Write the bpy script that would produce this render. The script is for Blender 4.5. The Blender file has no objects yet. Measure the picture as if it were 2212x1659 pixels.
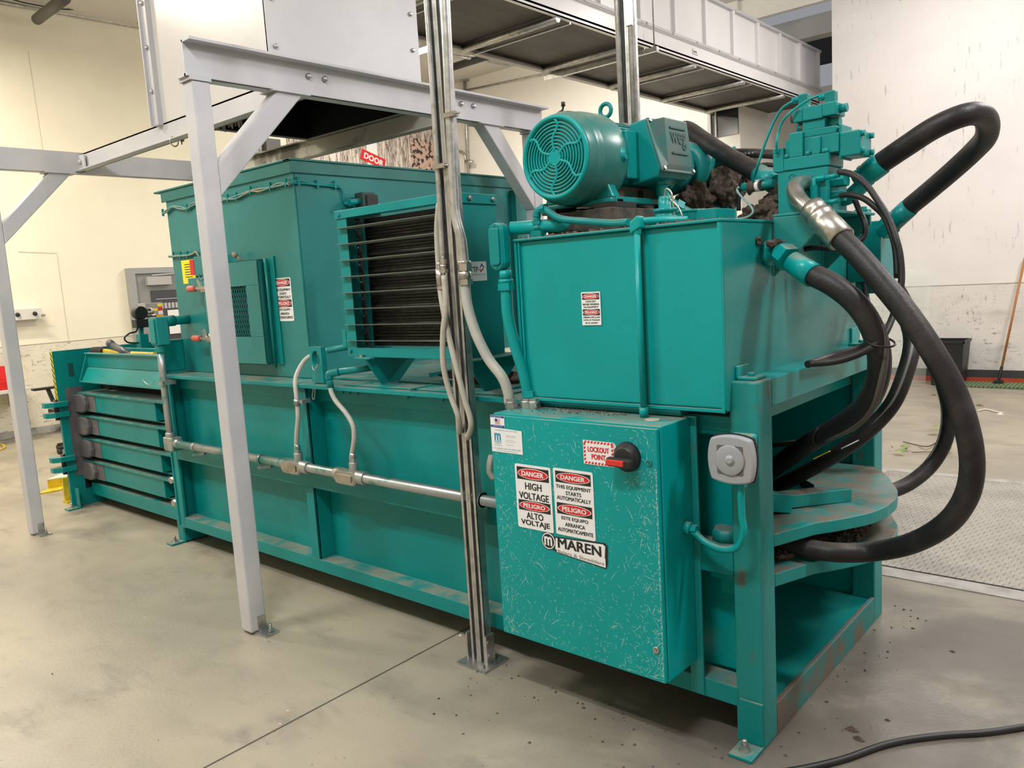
import bpy, math, random
from mathutils import Vector, Matrix
random.seed(7)
C = bpy.context.scene.collection
# ------------------------------------------------------------------ camera
W_, H_ = 2212, 1659
YAW, PIT, ROL, FPX, CAMZ = -0.7190700417950349, -0.13002251854648414, -0.060612770205363285, 1713.8629778154514, 1.66
_f = Vector((math.sin(YAW)*math.cos(PIT), math.cos(YAW)*math.cos(PIT), math.sin(PIT)))
_r = _f.cross(Vector((0, 0, 1))).normalized(); _u = _r.cross(_f)
R_ = _r*math.cos(ROL) + _u*math.sin(ROL); U_ = -_r*math.sin(ROL) + _u*math.cos(ROL)
CAM = Vector((0, 0, CAMZ))
cd = bpy.data.cameras.new('camera'); cam = bpy.data.objects.new('camera', cd); C.objects.link(cam)
cd.sensor_width = 36; cd.lens = 36*FPX/W_; cd.clip_start = .05
cam.matrix_world = Matrix(((R_.x, U_.x, -_f.x, 0), (R_.y, U_.y, -_f.y, 0), (R_.z, U_.z, -_f.z, CAMZ), (0, 0, 0, 1)))
bpy.context.scene.camera = cam
# ------------------------------------------------------------------ world, lights, exposure
wd = bpy.data.worlds.new('world'); bpy.context.scene.world = wd; wd.use_nodes = True
wd.node_tree.nodes['Background'].inputs[0].default_value = (.9, .93, 1, 1)
wd.node_tree.nodes['Background'].inputs[1].default_value = .25
vs = bpy.context.scene.view_settings
vs.view_transform = 'Standard'; vs.look = 'None'; vs.gamma = 1; vs.use_curve_mapping = False; vs.exposure = 0.36
LAMPS = [  # x, y, z, length axis, watts, colour
    (-1.2, -.2, 5.0, 'x', 130, (.97, .98, 1)), (-4.6, -.6, 5.0, 'x', 105, (1, .96, .90)), (-8.0, .6, 5.0, 'x', 125, (1, .91, .76)),
    (-9.6, 2.3, 5.1, 'y', 120, (1, .91, .76)), (1.6, 3.2, 5.0, 'x', 120, (1, .97, .97)), (.6, 7.6, 5.0, 'x', 125, (1, .96, .96)),
    (-2.2, 9.6, 5.2, 'x', 45, (1, .97, .93)), (-9.0, 8.6, 5.1, 'x', 100, (1, .95, .86)), (-6.6, 9.2, 5.1, 'x', 80, (1, .97, .9))]

def at(u, v, **k):
    """the point where the line of sight through a photo pixel meets the plane x=, y= or z="""
    d = R_*((u-W_/2)/FPX) - U_*((v-H_/2)/FPX) + _f
    (a, w), = k.items(); i = 'xyz'.index(a)
    return CAM + d*((w-CAM[i])/d[i])
# ------------------------------------------------------------------ materials
def nn(nt, t, **k):
    n = nt.nodes.new(t)
    for a, b in k.items(): setattr(n, a, b)
    return n
def rgba(c): return (c[0], c[1], c[2], 1)
def mat(name, col, rough=.5, metal=0, col2=None, scale=4, lo=.4, hi=.65, bump=0, bscale=60, dust=None, dustamt=.8, emit=None, estr=0, detail=4,
        stretch=None, col3=None, s3=20, lo3=.62, hi3=.68, spec=.5, alpha=None, trans=0, r2=None):
    m = bpy.data.materials.new(name); m.use_nodes = True; nt = m.node_tree; b = nt.nodes['Principled BSDF']
    b.inputs['Roughness'].default_value = rough; b.inputs['Metallic'].default_value = metal; b.inputs['Base Color'].default_value = rgba(col)
    b.inputs['Specular IOR Level'].default_value = spec
    tc = nn(nt, 'ShaderNodeTexCoord'); geo = nn(nt, 'ShaderNodeNewGeometry'); mp = nn(nt, 'ShaderNodeMapping')
    nt.links.new(geo.outputs['Position'], mp.inputs[0])
    if stretch: mp.inputs['Scale'].default_value = stretch
    cur = None
    def noise(sc, d=4, src=None, r=.6):
        n = nn(nt, 'ShaderNodeTexNoise'); n.inputs['Scale'].default_value = sc; n.inputs['Detail'].default_value = d
        n.inputs['Roughness'].default_value = r
        nt.links.new((src or mp).outputs[0], n.inputs['Vector']); return n
    def ramp(src, a, c):
        r = nn(nt, 'ShaderNodeMapRange'); r.inputs[1].default_value = a; r.inputs[2].default_value = c
        r.interpolation_type = 'SMOOTHSTEP'; nt.links.new(src, r.inputs[0]); return r
    def mix(fac, a, bcol):
        x = nn(nt, 'ShaderNodeMix', data_type='RGBA'); nt.links.new(fac, x.inputs[0])
        if isinstance(a, tuple): x.inputs[6].default_value = rgba(a)
        else: nt.links.new(a, x.inputs[6])
        x.inputs[7].default_value = rgba(bcol); return x.outputs[2]
    cur = col
    if col2:
        r = ramp(noise(scale, detail).outputs[0], lo, hi); cur = mix(r.outputs[0], cur, col2)
        if r2 is not None:
            q = nn(nt, 'ShaderNodeMapRange'); q.inputs[3].default_value = rough; q.inputs[4].default_value = r2
            nt.links.new(r.outputs[0], q.inputs[0]); nt.links.new(q.outputs[0], b.inputs['Roughness'])
    if col3:
        r = ramp(noise(s3, 6).outputs[0], lo3, hi3); cur = mix(r.outputs[0], cur, col3)
    if dust:  # settled dust lies on faces that look upward, in patches
        sx = nn(nt, 'ShaderNodeSeparateXYZ'); nt.links.new(geo.outputs['Normal'], sx.inputs[0])
        a = ramp(sx.outputs[2], .55, .95); n2 = ramp(noise(9, 6, mp).outputs[0], .3, .62)
        mu = nn(nt, 'ShaderNodeMath', operation='MULTIPLY'); nt.links.new(a.outputs[0], mu.inputs[0]); nt.links.new(n2.outputs[0], mu.inputs[1])
        m2 = nn(nt, 'ShaderNodeMath', operation='MULTIPLY'); nt.links.new(mu.outputs[0], m2.inputs[0]); m2.inputs[1].default_value = dustamt
        cur = mix(m2.outputs[0], cur, dust)
    if not isinstance(cur, tuple): nt.links.new(cur, b.inputs['Base Color'])
    if bump:
        bp = nn(nt, 'ShaderNodeBump'); bp.inputs['Strength'].default_value = bump; bp.inputs['Distance'].default_value = .01
        nt.links.new(noise(bscale, 5).outputs[0], bp.inputs['Height']); nt.links.new(bp.outputs[0], b.inputs['Normal'])
    if emit: b.inputs['Emission Color'].default_value = rgba(emit); b.inputs['Emission Strength'].default_value = estr
    if trans: b.inputs['Transmission Weight'].default_value = trans
    if alpha is not None: b.inputs['Alpha'].default_value = alpha
    return m
DUST = (.30, .25, .19)
TEAL = mat('teal_paint', (.001, .215, .212), .34, col2=(.004, .25, .246), scale=2.2, dust=DUST, dustamt=.75, bump=.05, bscale=18, spec=.3, col3=(.06, .12, .10), s3=26, lo3=.70, hi3=.76)
TEALC = mat('clean_teal_paint', (.0005, .285, .280), .32, col2=(.001, .315, .308), scale=1.6, dust=DUST, dustamt=.7, bump=.04, bscale=14, spec=.28)
TEALH = mat('hopper_teal_paint', (.010, .185, .18), .34, col2=(.018, .215, .205), scale=1.8, dust=DUST, dustamt=.5, bump=.05, bscale=12)
TEALR = mat('worn_teal_paint', (.003, .235, .222), .45, col2=(.10, .10, .08), scale=16, lo=.60, hi=.74, dust=(.20, .155, .12), dustamt=.97, bump=.25, bscale=50, detail=9, stretch=(1, 1, .45))
GRIME = mat('grimy_teal_paint', (.004, .19, .18), .55, col2=(.13, .105, .08), scale=5, lo=.40, hi=.60, dust=(.16, .125, .10), dustamt=.9, bump=.25, bscale=45, detail=8, stretch=(1, 1, .8))
TEALD = mat('stained_teal_paint', (.004, .225, .215), .32, col2=(.035, .25, .225), scale=3, lo=.45, hi=.7, col3=(.05, .075, .06), s3=13, lo3=.66, hi3=.74, stretch=(1, 1, .35), bump=.05, bscale=14)
SCR = mat('bare_scratch', (.55, .72, .68), .5)
GREY = mat('grey_steel_paint', (.50, .50, .53), .42, col2=(.56, .55, .56), scale=3, col3=(.32, .27, .22), s3=30, lo3=.72, hi3=.76)
WHITE = mat('white_sheet_metal', (.78, .77, .78), .28, col2=(.82, .81, .82), scale=1.5, bump=.02, bscale=5, col3=(.4, .37, .33), s3=18, lo3=.74, hi3=.8)
DIRTYB = mat('soiled_steel_paint', (.50, .49, .42), .5, col2=(.07, .06, .045), scale=1.6, lo=.46, hi=.60, detail=9)
STEEL = mat('galvanised_steel', (.55, .55, .54), .35, .85, col2=(.40, .40, .38), scale=20, bump=.05, bscale=80)
COND = mat('galvanised_conduit', (.42, .44, .43), .38, .75, col2=(.10, .30, .28), scale=5, lo=.5, hi=.62, dust=DUST, dustamt=.6)
CHROME = mat('worn_plated_steel', (.52, .49, .44), .3, .9, col2=(.33, .31, .28), scale=9, lo=.4, hi=.7)
RUBBER = mat('black_rubber', (.014, .013, .014), .46, col2=(.045, .040, .036), scale=5, lo=.45, hi=.75, bump=.15, bscale=90, dust=(.13, .105, .09), dustamt=.45, spec=.35)
RUBTXT = mat('hose_print', (.55, .53, .48), .6)
GHOSE = mat('grey_liquidtight', (.42, .42, .39), .42, col2=(.50, .48, .42), scale=6)
LIGHTC = mat('tan_liquidtight', (.40, .38, .32), .42, col2=(.50, .47, .40), scale=6)
BLACK = mat('black_plastic', (.012, .012, .013), .45)
VOID = mat('dark_interior', (.004, .004, .004), .9)
COIL = mat('black_cooler_fins', (.010, .009, .008), .5, col2=(.03, .027, .022), scale=30)
LINT = mat('brown_lint', (.085, .058, .044), .95, col2=(.16, .12, .10), scale=60, lo=.4, hi=.7, bump=.8, bscale=180)
BELT = mat('dark_belt', (.060, .055, .052), .6, col2=(.085, .078, .07), scale=6, stretch=(1, .15, 1))
RED = mat('red_plastic', (.62, .03, .02), .35); REDF = mat('faded_red_grip', (.55, .13, .10), .5)
REDP = mat('red_print', (.62, .015, .02), .5); YEL = mat('yellow_plastic', (.80, .55, .02), .45, col2=(.6, .38, .03), scale=12)
STW = mat('white_vinyl', (.80, .80, .80), .35); STB = mat('black_print', (.012, .012, .012), .5); BLUEP = mat('blue_print', (.02, .06, .32), .5)
CYANP = mat('cyan_print', (.01, .28, .42), .5); TANP = mat('tan_print', (.50, .45, .36), .5); GREYP = mat('grey_print', (.30, .30, .32), .5)
YELP = mat('yellow_print', (.85, .75, .02), .5)
WOODH = mat('broom_wood', (.45, .19, .06), .5, col2=(.36, .14, .04), scale=14, stretch=(1, 1, .2))
DARKG = mat('primer_grey', (.105, .10, .115), .5, col2=(.15, .145, .15), scale=9)
HORNG = mat('grey_horn_plastic', (.33, .34, .36), .35)
GLASS = mat('clear_acrylic', (.80, .92, .88), .08, alpha=.13)
LAMPM = mat('lit_tube', (1, 1, 1), .4, emit=(1, .96, .88), estr=14)
SHELFM = mat('plain_shelf', (.6, .58, .54), .5)
# concrete floor
def floor_mat():
    m = bpy.data.materials.new('polished_concrete'); m.use_nodes = True; nt = m.node_tree; b = nt.nodes['Principled BSDF']; L = nt.links.new
    g = nn(nt, 'ShaderNodeNewGeometry')
    def N(s, d, lo, hi, dist=0, st=None):
        mp = nn(nt, 'ShaderNodeMapping'); L(g.outputs['Position'], mp.inputs[0])
        if st: mp.inputs['Scale'].default_value = st
        n = nn(nt, 'ShaderNodeTexNoise'); n.inputs['Scale'].default_value = s; n.inputs['Detail'].default_value = d; n.inputs['Roughness'].default_value = .62
        n.inputs['Distortion'].default_value = dist; L(mp.outputs[0], n.inputs['Vector'])
        r = nn(nt, 'ShaderNodeMapRange', interpolation_type='SMOOTHSTEP'); r.inputs[1].default_value = lo; r.inputs[2].default_value = hi; L(n.outputs[0], r.inputs[0]); return r.outputs[0]
    def mix(f, a, c):
        x = nn(nt, 'ShaderNodeMix', data_type='RGBA'); L(f, x.inputs[0])
        if isinstance(a, tuple): x.inputs[6].default_value = rgba(a)
        else: L(a, x.inputs[6])
        x.inputs[7].default_value = rgba(c); return x.outputs[2]
    c = mix(N(.55, 3, .30, .70, 0, (1, 1.8, 1)), (.405, .355, .268), (.290, .262, .208))
    c = mix(N(2.4, 7, .48, .80, .3, (1, 2, 1)), c, (.22, .20, .165))
    c = mix(N(48, 2, .70, .735), c, (.15, .12, .095))
    sx = nn(nt, 'ShaderNodeSeparateXYZ'); L(g.outputs['Position'], sx.inputs[0])
    # mottled darker brown right of the press end and beside it
    gx = nn(nt, 'ShaderNodeMapRange', interpolation_type='SMOOTHSTEP'); gx.inputs[1].default_value = -2.6; gx.inputs[2].default_value = -1.2; L(sx.outputs[0], gx.inputs[0])
    gy = nn(nt, 'ShaderNodeMapRange', interpolation_type='SMOOTHSTEP'); gy.inputs[1].default_value = 5.2; gy.inputs[2].default_value = 3.9; L(sx.outputs[1], gy.inputs[0])
    gm = nn(nt, 'ShaderNodeMath', operation='MULTIPLY'); L(gx.outputs[0], gm.inputs[0]); L(gy.outputs[0], gm.inputs[1])
    mm = nn(nt, 'ShaderNodeMath', operation='MULTIPLY'); L(gm.outputs[0], mm.inputs[0]); L(N(1.1, 7, .26, .56, .4), mm.inputs[1])
    c = mix(mm.outputs[0], c, (.135, .118, .098))
    L(c, b.inputs['Base Color'])
    r = nn(nt, 'ShaderNodeMapRange'); r.inputs[3].default_value = .28; r.inputs[4].default_value = .55; L(N(1.5, 6, .3, .7), r.inputs[0]); L(r.outputs[0], b.inputs['Roughness'])
    bp = nn(nt, 'ShaderNodeBump'); bp.inputs['Strength'].default_value = .08; bp.inputs['Distance'].default_value = .01; L(N(60, 3, 0, 1), bp.inputs['Height']); L(bp.outputs[0], b.inputs['Normal'])
    return m
FLOOR = floor_mat()
def wall_mat(name, top, low, z, seam, drips=False):
    m = bpy.data.materials.new(name); m.use_nodes = True; nt = m.node_tree; b = nt.nodes['Principled BSDF']; L = nt.links.new
    b.inputs['Roughness'].default_value = .6
    g = nn(nt, 'ShaderNodeNewGeometry'); s = nn(nt, 'ShaderNodeSeparateXYZ'); L(g.outputs['Position'], s.inputs[0])
    def N(sc, d, lo, hi, st=None, dist=0):
        mp = nn(nt, 'ShaderNodeMapping'); L(g.outputs['Position'], mp.inputs[0])
        if st: mp.inputs['Scale'].default_value = st
        n = nn(nt, 'ShaderNodeTexNoise'); n.inputs['Scale'].default_value = sc; n.inputs['Detail'].default_value = d; n.inputs['Distortion'].default_value = dist
        n.inputs['Roughness'].default_value = .65; L(mp.outputs[0], n.inputs['Vector'])
        r = nn(nt, 'ShaderNodeMapRange', interpolation_type='SMOOTHSTEP'); r.inputs[1].default_value = lo; r.inputs[2].default_value = hi; L(n.outputs[0], r.inputs[0]); return r.outputs[0]
    def mt(op, a, c):
        x = nn(nt, 'ShaderNodeMath', operation=op)
        for i, q in enumerate((a, c)):
            if isinstance(q, (int, float)): x.inputs[i].default_value = q
            else: L(q, x.inputs[i])
        return x.outputs[0]
    def mix(f, a, c):
        x = nn(nt, 'ShaderNodeMix', data_type='RGBA'); L(f, x.inputs[0])
        for i, q in ((6, a), (7, c)):
            if isinstance(q, tuple): x.inputs[i].default_value = rgba(q)
            else: L(q, x.inputs[i])
        return x.outputs[2]
    c = mix(N(.8, 3, .35, .65), top, tuple(t*.94 for t in top))
    if drips:
        d = mt('MULTIPLY', N(3.2, 4, .60, .68, (7, 7, 1.1)), N(1.1, 3, .45, .58)); c = mix(mt('MULTIPLY', d, .55), c, (.36, .33, .31))
    dirt = mix(N(2.2, 8, .46, .80, (1, 1, 2.2)), low, tuple(t*.72 for t in low)); dirt = mix(mt('MULTIPLY', N(9, 9, .56, .66, (1, 1, 3.5)), N(1.7, 4, .38, .56)), dirt, (.30, .27, .24)); dirt = mix(mt('MULTIPLY', N(20, 5, .60, .66, (2.5, 2.5, .6)), N(2.3, 4, .46, .6)), dirt, (.28, .25, .22))
    c = mix(mt('LESS_THAN', s.outputs[2], z), c, dirt)
    for sm in seam:
        c = mix(mt('LESS_THAN', mt('ABSOLUTE', mt('SUBTRACT', s.outputs[2], sm), 0), .006), c, (.33, .29, .25))
    L(c, b.inputs['Base Color']); return m
WLEFT = wall_mat('cream_painted_wall', (.86, .81, .66), (.74, .69, .57), 1.2, (1.2, .62))
WRIGHT = wall_mat('white_painted_wall', (.85, .81, .80), (.76, .72, .68), 1.25, (1.25,), True)
WBACK = wall_mat('pale_cream_wall', (.86, .825, .76), (.7, .66, .6), 1.2, (1.2,))
CEIL = mat('ceiling_paint', (.62, .60, .56), .8)
def plate_mat():
    m = mat('diamond_plate', (.40, .375, .33), .45, .2, col2=(.30, .28, .25), scale=2.5); nt = m.node_tree; L = nt.links.new
    g = nn(nt, 'ShaderNodeNewGeometry'); b = nt.nodes['Principled BSDF']; hs = []
    for ang in (45, -45):
        mp = nn(nt, 'ShaderNodeMapping'); mp.inputs['Rotation'].default_value = (0, 0, math.radians(ang)); mp.inputs['Scale'].default_value = (34, 13, 1); L(g.outputs['Position'], mp.inputs[0])
        v = nn(nt, 'ShaderNodeTexVoronoi'); v.inputs['Randomness'].default_value = 0; v.inputs['Scale'].default_value = 1; L(mp.outputs[0], v.inputs['Vector'])
        r = nn(nt, 'ShaderNodeMapRange'); r.inputs[1].default_value = .15; r.inputs[2].default_value = .4; r.inputs[3].default_value = 1; r.inputs[4].default_value = 0; L(v.outputs['Distance'], r.inputs[0]); hs.append(r.outputs[0])
    mx = nn(nt, 'ShaderNodeMath', operation='MAXIMUM'); L(hs[0], mx.inputs[0]); L(hs[1], mx.inputs[1])
    bp = nn(nt, 'ShaderNodeBump'); bp.inputs['Strength'].default_value = .9; bp.inputs['Distance'].default_value = .004; L(mx.outputs[0], bp.inputs['Height']); L(bp.outputs[0], b.inputs['Normal'])
    return m
DPLATE = plate_mat()
LOGM = mat('printed_bark', (.52, .44, .39), .6, col2=(.10, .075, .065), scale=9, lo=.46, hi=.6, stretch=(1, 6, .9), detail=8, col3=(.70, .62, .56), s3=3.2, lo3=.5, hi3=.58)
LOGO_ = mat('printed_rust_bark', (.62, .42, .35), .6, col2=(.03, .025, .022), scale=12, lo=.5, hi=.56, detail=8)
# ------------------------------------------------------------------ mesh building
ORG = {}
class MB:
    def __init__(s): s.v = []; s.f = []
    def add(s, vs, fs, m=0, sm=False):
        o = len(s.v); s.v += [Vector(p) for p in vs]; s.f += [([i+o for i in f], m, sm) for f in fs]; return s
    def box(s, x0, x1, y0, y1, z0, z1, m=0):
        return s.add([(x, y, z) for z in (z0, z1) for y in (y0, y1) for x in (x0, x1)],
                     [(0, 2, 3, 1), (4, 5, 7, 6), (0, 1, 5, 4), (2, 6, 7, 3), (0, 4, 6, 2), (1, 3, 7, 5)], m)
    def prism(s, poly, ext, m=0, sm=False):
        n = len(poly); P = [Vector(p) for p in poly]; Q = [p+Vector(ext) for p in P]
        nrm = Vector((0, 0, 0))
        for i in range(n): nrm += (P[i]-P[0]).cross(P[(i+1) % n]-P[0])
        a, b = list(range(n)), list(range(n, 2*n))
        if nrm.dot(Vector(ext)) > 0: caps = [a[::-1], b]; sd = [(i, (i+1) % n, (i+1) % n+n, i+n) for i in range(n)]
        else: caps = [a, b[::-1]]; sd = [(i, i+n, (i+1) % n+n, (i+1) % n) for i in range(n)]
        s.add(P+Q, caps, m); k = len(s.f); off = len(s.v)-2*n
        s.f += [([i+off for i in f], m, sm) for f in sd]; return s
    def bar(s, p0, p1, w, h, up=(0, 0, 1), m=0):
        p0, p1 = Vector(p0), Vector(p1); d = (p1-p0).normalized(); a = d.cross(Vector(up)).normalized(); b = a.cross(d).normalized()
        return s.prism([p0+a*w/2+b*h/2, p0-a*w/2+b*h/2, p0-a*w/2-b*h/2, p0+a*w/2-b*h/2], p1-p0, m)
    def lathe(s, prof, base, axis, n=24, m=0, sm=True):
        base = Vector(base); ax = Vector(axis).normalized(); t = Vector((0, 0, 1)) if abs(ax.z) < .9 else Vector((1, 0, 0))
        a = ax.cross(t).normalized(); b = ax.cross(a); vs = []
        for r, h in prof:
            for i in range(n): q = 2*math.pi*i/n; vs.append(base+ax*h+(a*math.cos(q)+b*math.sin(q))*max(r, 1e-5))
        fs = []
        for j in range(len(prof)-1):
            for i in range(n): k = (i+1) % n; fs.append((j*n+i, j*n+k, (j+1)*n+k, (j+1)*n+i))
        s.add(vs, fs, m, sm)
        o = len(s.v)-len(vs)
        if prof[0][0] > 1e-4: s.f.append(([o+i for i in range(n)][::-1], m, False))
        if prof[-1][0] > 1e-4: s.f.append(([o+(len(prof)-1)*n+i for i in range(n)], m, False))
        return s
    def cyl(s, p0, p1, r, n=20, r2=None, m=0, sm=True):
        p0, p1 = Vector(p0), Vector(p1); L = (p1-p0).length
        return s.lathe([(r, 0), (r if r2 is None else r2, L)], p0, p1-p0, n, m, sm)
    def hexb(s, p, ax, r, h, m=0):
        p = Vector(p); ax = Vector(ax).normalized(); return s.lathe([(r, 0), (r, h)], p, ax, 6, m, False)
    def tube(s, pts, r, n=12, m=0, smooth=6, ribs=0):
        P = [Vector(p) for p in pts]
        if smooth and len(P) > 2:
            Q = []
            for i in range(len(P)-1):
                a = P[i-1] if i else P[0]*2-P[1]; b, c = P[i], P[i+1]; d = P[i+2] if i+2 < len(P) else P[-1]*2-P[-2]
                for k in range(smooth):
                    t = k/smooth; Q.append(.5*((2*b)+(c-a)*t+(2*a-5*b+4*c-d)*t*t+(3*b-a-3*c+d)*t**3))
            Q.append(P[-1]); P = Q
        if ribs:
            Q = [P[0]]; 
            for i in range(len(P)-1):
                L = (P[i+1]-P[i]).length; k = max(1, int(L/ribs*2))
                Q += [P[i].lerp(P[i+1], j/k) for j in range(1, k+1)]
            P = Q
        t = (P[1]-P[0]).normalized(); u = t.cross(Vector((0, 0, 1)));
        if u.length < .1: u = t.cross(Vector((1, 0, 0)))
        u.normalize(); vs = []; N = len(P)
        for i in range(N):
            t = (P[min(i+1, N-1)]-P[max(i-1, 0)]).normalized(); u = (u-t*u.dot(t)).normalized(); w = t.cross(u)
            rr = r if not callable(r) else r(i/(N-1))
            if ribs and i % 2: rr *= .94
            for k in range(n): q = 2*math.pi*k/n; vs.append(P[i]+(u*math.cos(q)+w*math.sin(q))*rr)
        fs = [(j*n+i, (j+1)*n+i, (j+1)*n+(i+1) % n, j*n+(i+1) % n)[::-1] for j in range(N-1) for i in range(n)]
        s.add(vs, fs, m, True); o = len(s.v)-len(vs)
        s.f.append(([o+i for i in range(n)][::-1], m, False)); s.f.append(([o+(N-1)*n+i for i in range(n)], m, False)); return s
    def torus(s, c, ax, R, r, n=28, k=8, m=0, a0=0, a1=360):
        c = Vector(c); ax = Vector(ax).normalized(); t = Vector((0, 0, 1)) if abs(ax.z) < .9 else Vector((1, 0, 0)); a = ax.cross(t).normalized(); b = ax.cross(a)
        full = a1-a0 >= 360; N = n if full else n+1; vs = []
        for i in range(N):
            q = math.radians(a0+(a1-a0)*i/n); d = a*math.cos(q)+b*math.sin(q)
            for j in range(k): w = 2*math.pi*j/k; vs.append(c+d*(R+r*math.cos(w))+ax*r*math.sin(w))
        fs = [(i*k+j, ((i+1) % N)*k+j, ((i+1) % N)*k+(j+1) % k, i*k+(j+1) % k) for i in range(n) for j in range(k)]
        return s.add(vs, fs, m, True)
    def blob(s, c, r, m=0, amp=.3, n=10, seed=0):
        rnd = random.Random(seed); ph = [rnd.uniform(0, 6.28) for _ in range(6)]; vs = []; fs = []
        for i in range(n+1):
            th = math.pi*i/n
            for j in range(2*n):
                p = math.pi*j/n; d = Vector((math.sin(th)*math.cos(p), math.sin(th)*math.sin(p), math.cos(th)))
                k = 1+amp*(math.sin(3*d.x+ph[0])*.4+math.sin(5*d.y+ph[1])*.3+math.sin(7*d.z+ph[2])*.3)+amp*rnd.uniform(-.35, .35)*(0 < i < n)
                vs.append(Vector(c)+Vector((d.x*r[0], d.y*r[1], d.z*r[2]))*k)
        for i in range(n):
            for j in range(2*n): fs.append((i*2*n+j, (i+1)*2*n+j, (i+1)*2*n+(j+1) % (2*n), i*2*n+(j+1) % (2*n)))
        return s.add(vs, fs, m, True)
    def text(s, st, fr, a, b, h, w=None, m=0, al='C', thick=0, c=.0006, bold=0, skew=0):
        cu = bpy.data.curves.new('t', 'FONT'); cu.body = st; cu.align_x = 'LEFT'; cu.resolution_u = 3
        ob = bpy.data.objects.new('t', cu); C.objects.link(ob)
        me = bpy.data.meshes.new_from_object(ob.evaluated_get(bpy.context.evaluated_depsgraph_get()))
        co = [v.co.copy() for v in me.vertices]; fs = [list(p.vertices) for p in me.polygons]
        bpy.data.objects.remove(ob); bpy.data.meshes.remove(me)
        if not co: return s
        x0, x1 = min(p.x for p in co), max(p.x for p in co); y0, y1 = min(p.y for p in co), max(p.y for p in co)
        k = h/(y1-y0); kx = k if w is None else w/(x1-x0); W = (x1-x0)*kx
        sh = {'C': -W/2, 'L': 0, 'R': -W}[al]
        bb = min(bold*3, .05)*h
        for i_, (ox, oy) in enumerate(((0, 0), (-bb, -bb*.6), (bb, -bb*.6), (bb, bb*.6), (-bb, bb*.6)) if bold else ((0, 0),)):
            s.add([fr(a+sh+(p.x-x0)*kx+skew*(p.y-y0)*k+ox, b+(p.y-y0)*k+oy, c+i_*.00006) for p in co], fs, m)
        return s
    def build(s, name, mats, parent=None, label=None, cat=None, group=None, kind=None, bevel=0, org=None, seg=2):
        me = bpy.data.meshes.new(name)
        if parent is not None: o3 = ORG[parent.name]
        elif org is not None: o3 = Vector(org)
        else:
            xs = [p.x for p in s.v]; ys = [p.y for p in s.v]; o3 = Vector(((min(xs)+max(xs))/2, (min(ys)+max(ys))/2, min(p.z for p in s.v)))
        me.from_pydata([p-o3 for p in s.v], [], [f[0] for f in s.f]); me.validate(clean_customdata=False)
        for m in (mats if isinstance(mats, (list, tuple)) else [mats]): me.materials.append(m)
        if len(me.polygons) == len(s.f):
            for p, f in zip(me.polygons, s.f): p.material_index = f[1]; p.use_smooth = f[2]
        ob = bpy.data.objects.new(name, me); C.objects.link(ob)
        if parent is not None: ob.parent = parent; ORG[ob.name] = o3
        else: ob.location = o3; ORG[ob.name] = o3
        if bevel:
            b = ob.modifiers.new('bevel', 'BEVEL'); b.width = bevel; b.segments = seg; b.limit_method = 'ANGLE'; b.angle_limit = math.radians(40)
        props(ob, label, cat, group, kind); return ob
def props(o, label=None, cat=None, group=None, kind=None):
    for k, v in (('label', label), ('category', cat), ('group', group), ('kind', kind)):
        if v: o[k] = v
def T(name, label, cat, loc, group=None):
    o = bpy.data.objects.new(name, None); C.objects.link(o); o.location = loc; o.empty_display_size = .1
    ORG[o.name] = Vector(loc); props(o, label, cat, group); return o
def copytree(o, delta, label, parent=None, group=None):
    c = o.copy(); C.objects.link(c)
    if parent is None: c.location = o.location+Vector(delta); c['label'] = label
    else: c.parent = parent
    for ch in list(o.children): copytree(ch, delta, None, c)
    return c
def FR(o, r, u):
    o, r, u = Vector(o), Vector(r).normalized(), Vector(u).normalized(); n = r.cross(u)
    return lambda a, b, c=0: o+r*a+u*b+n*c
def rrect(a0, a1, b0, b1, r, n=4):
    out = []
    for cx, cy, q0 in ((a1-r, b1-r, 0), (a0+r, b1-r, 90), (a0+r, b0+r, 180), (a1-r, b0+r, 270)):
        for i in range(n+1): q = math.radians(q0+90*i/n); out.append((cx+r*math.cos(q), cy+r*math.sin(q)))
    return out
def fp(mb, fr, poly, c0, c1, m=0): return mb.prism([fr(a, b, c0) for a, b in poly], fr(0, 0, c1)-fr(0, 0, c0), m)
def ell(a, b, ra, rb, n=28): return [(a+ra*math.cos(2*math.pi*i/n), b+rb*math.sin(2*math.pi*i/n)) for i in range(n)]
XP, YP, ZP = Vector((1, 0, 0)), Vector((0, 1, 0)), Vector((0, 0, 1))
# ================================================================== SETTING
def S(name, mb, m, **k): return mb.build(name, m, kind='structure', **k)
S('floor', MB().box(-14, 7, -6, 17, -.2, 0), FLOOR)
S('ceiling', MB().box(-14, 7, -6, 11.7, 5.5, 5.7), CEIL)
S('wall_left', MB().box(-11.75, -11.53, -6, 11.9, 0, 5.5), WLEFT)
S('wall_front', MB().box(-11.5, 6.3, -5.2, -5.0, 0, 5.5), WLEFT)
S('wall_right', MB().box(6.1, 6.3, -5, 11.5, 0, 5.5), WRIGHT)
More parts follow.
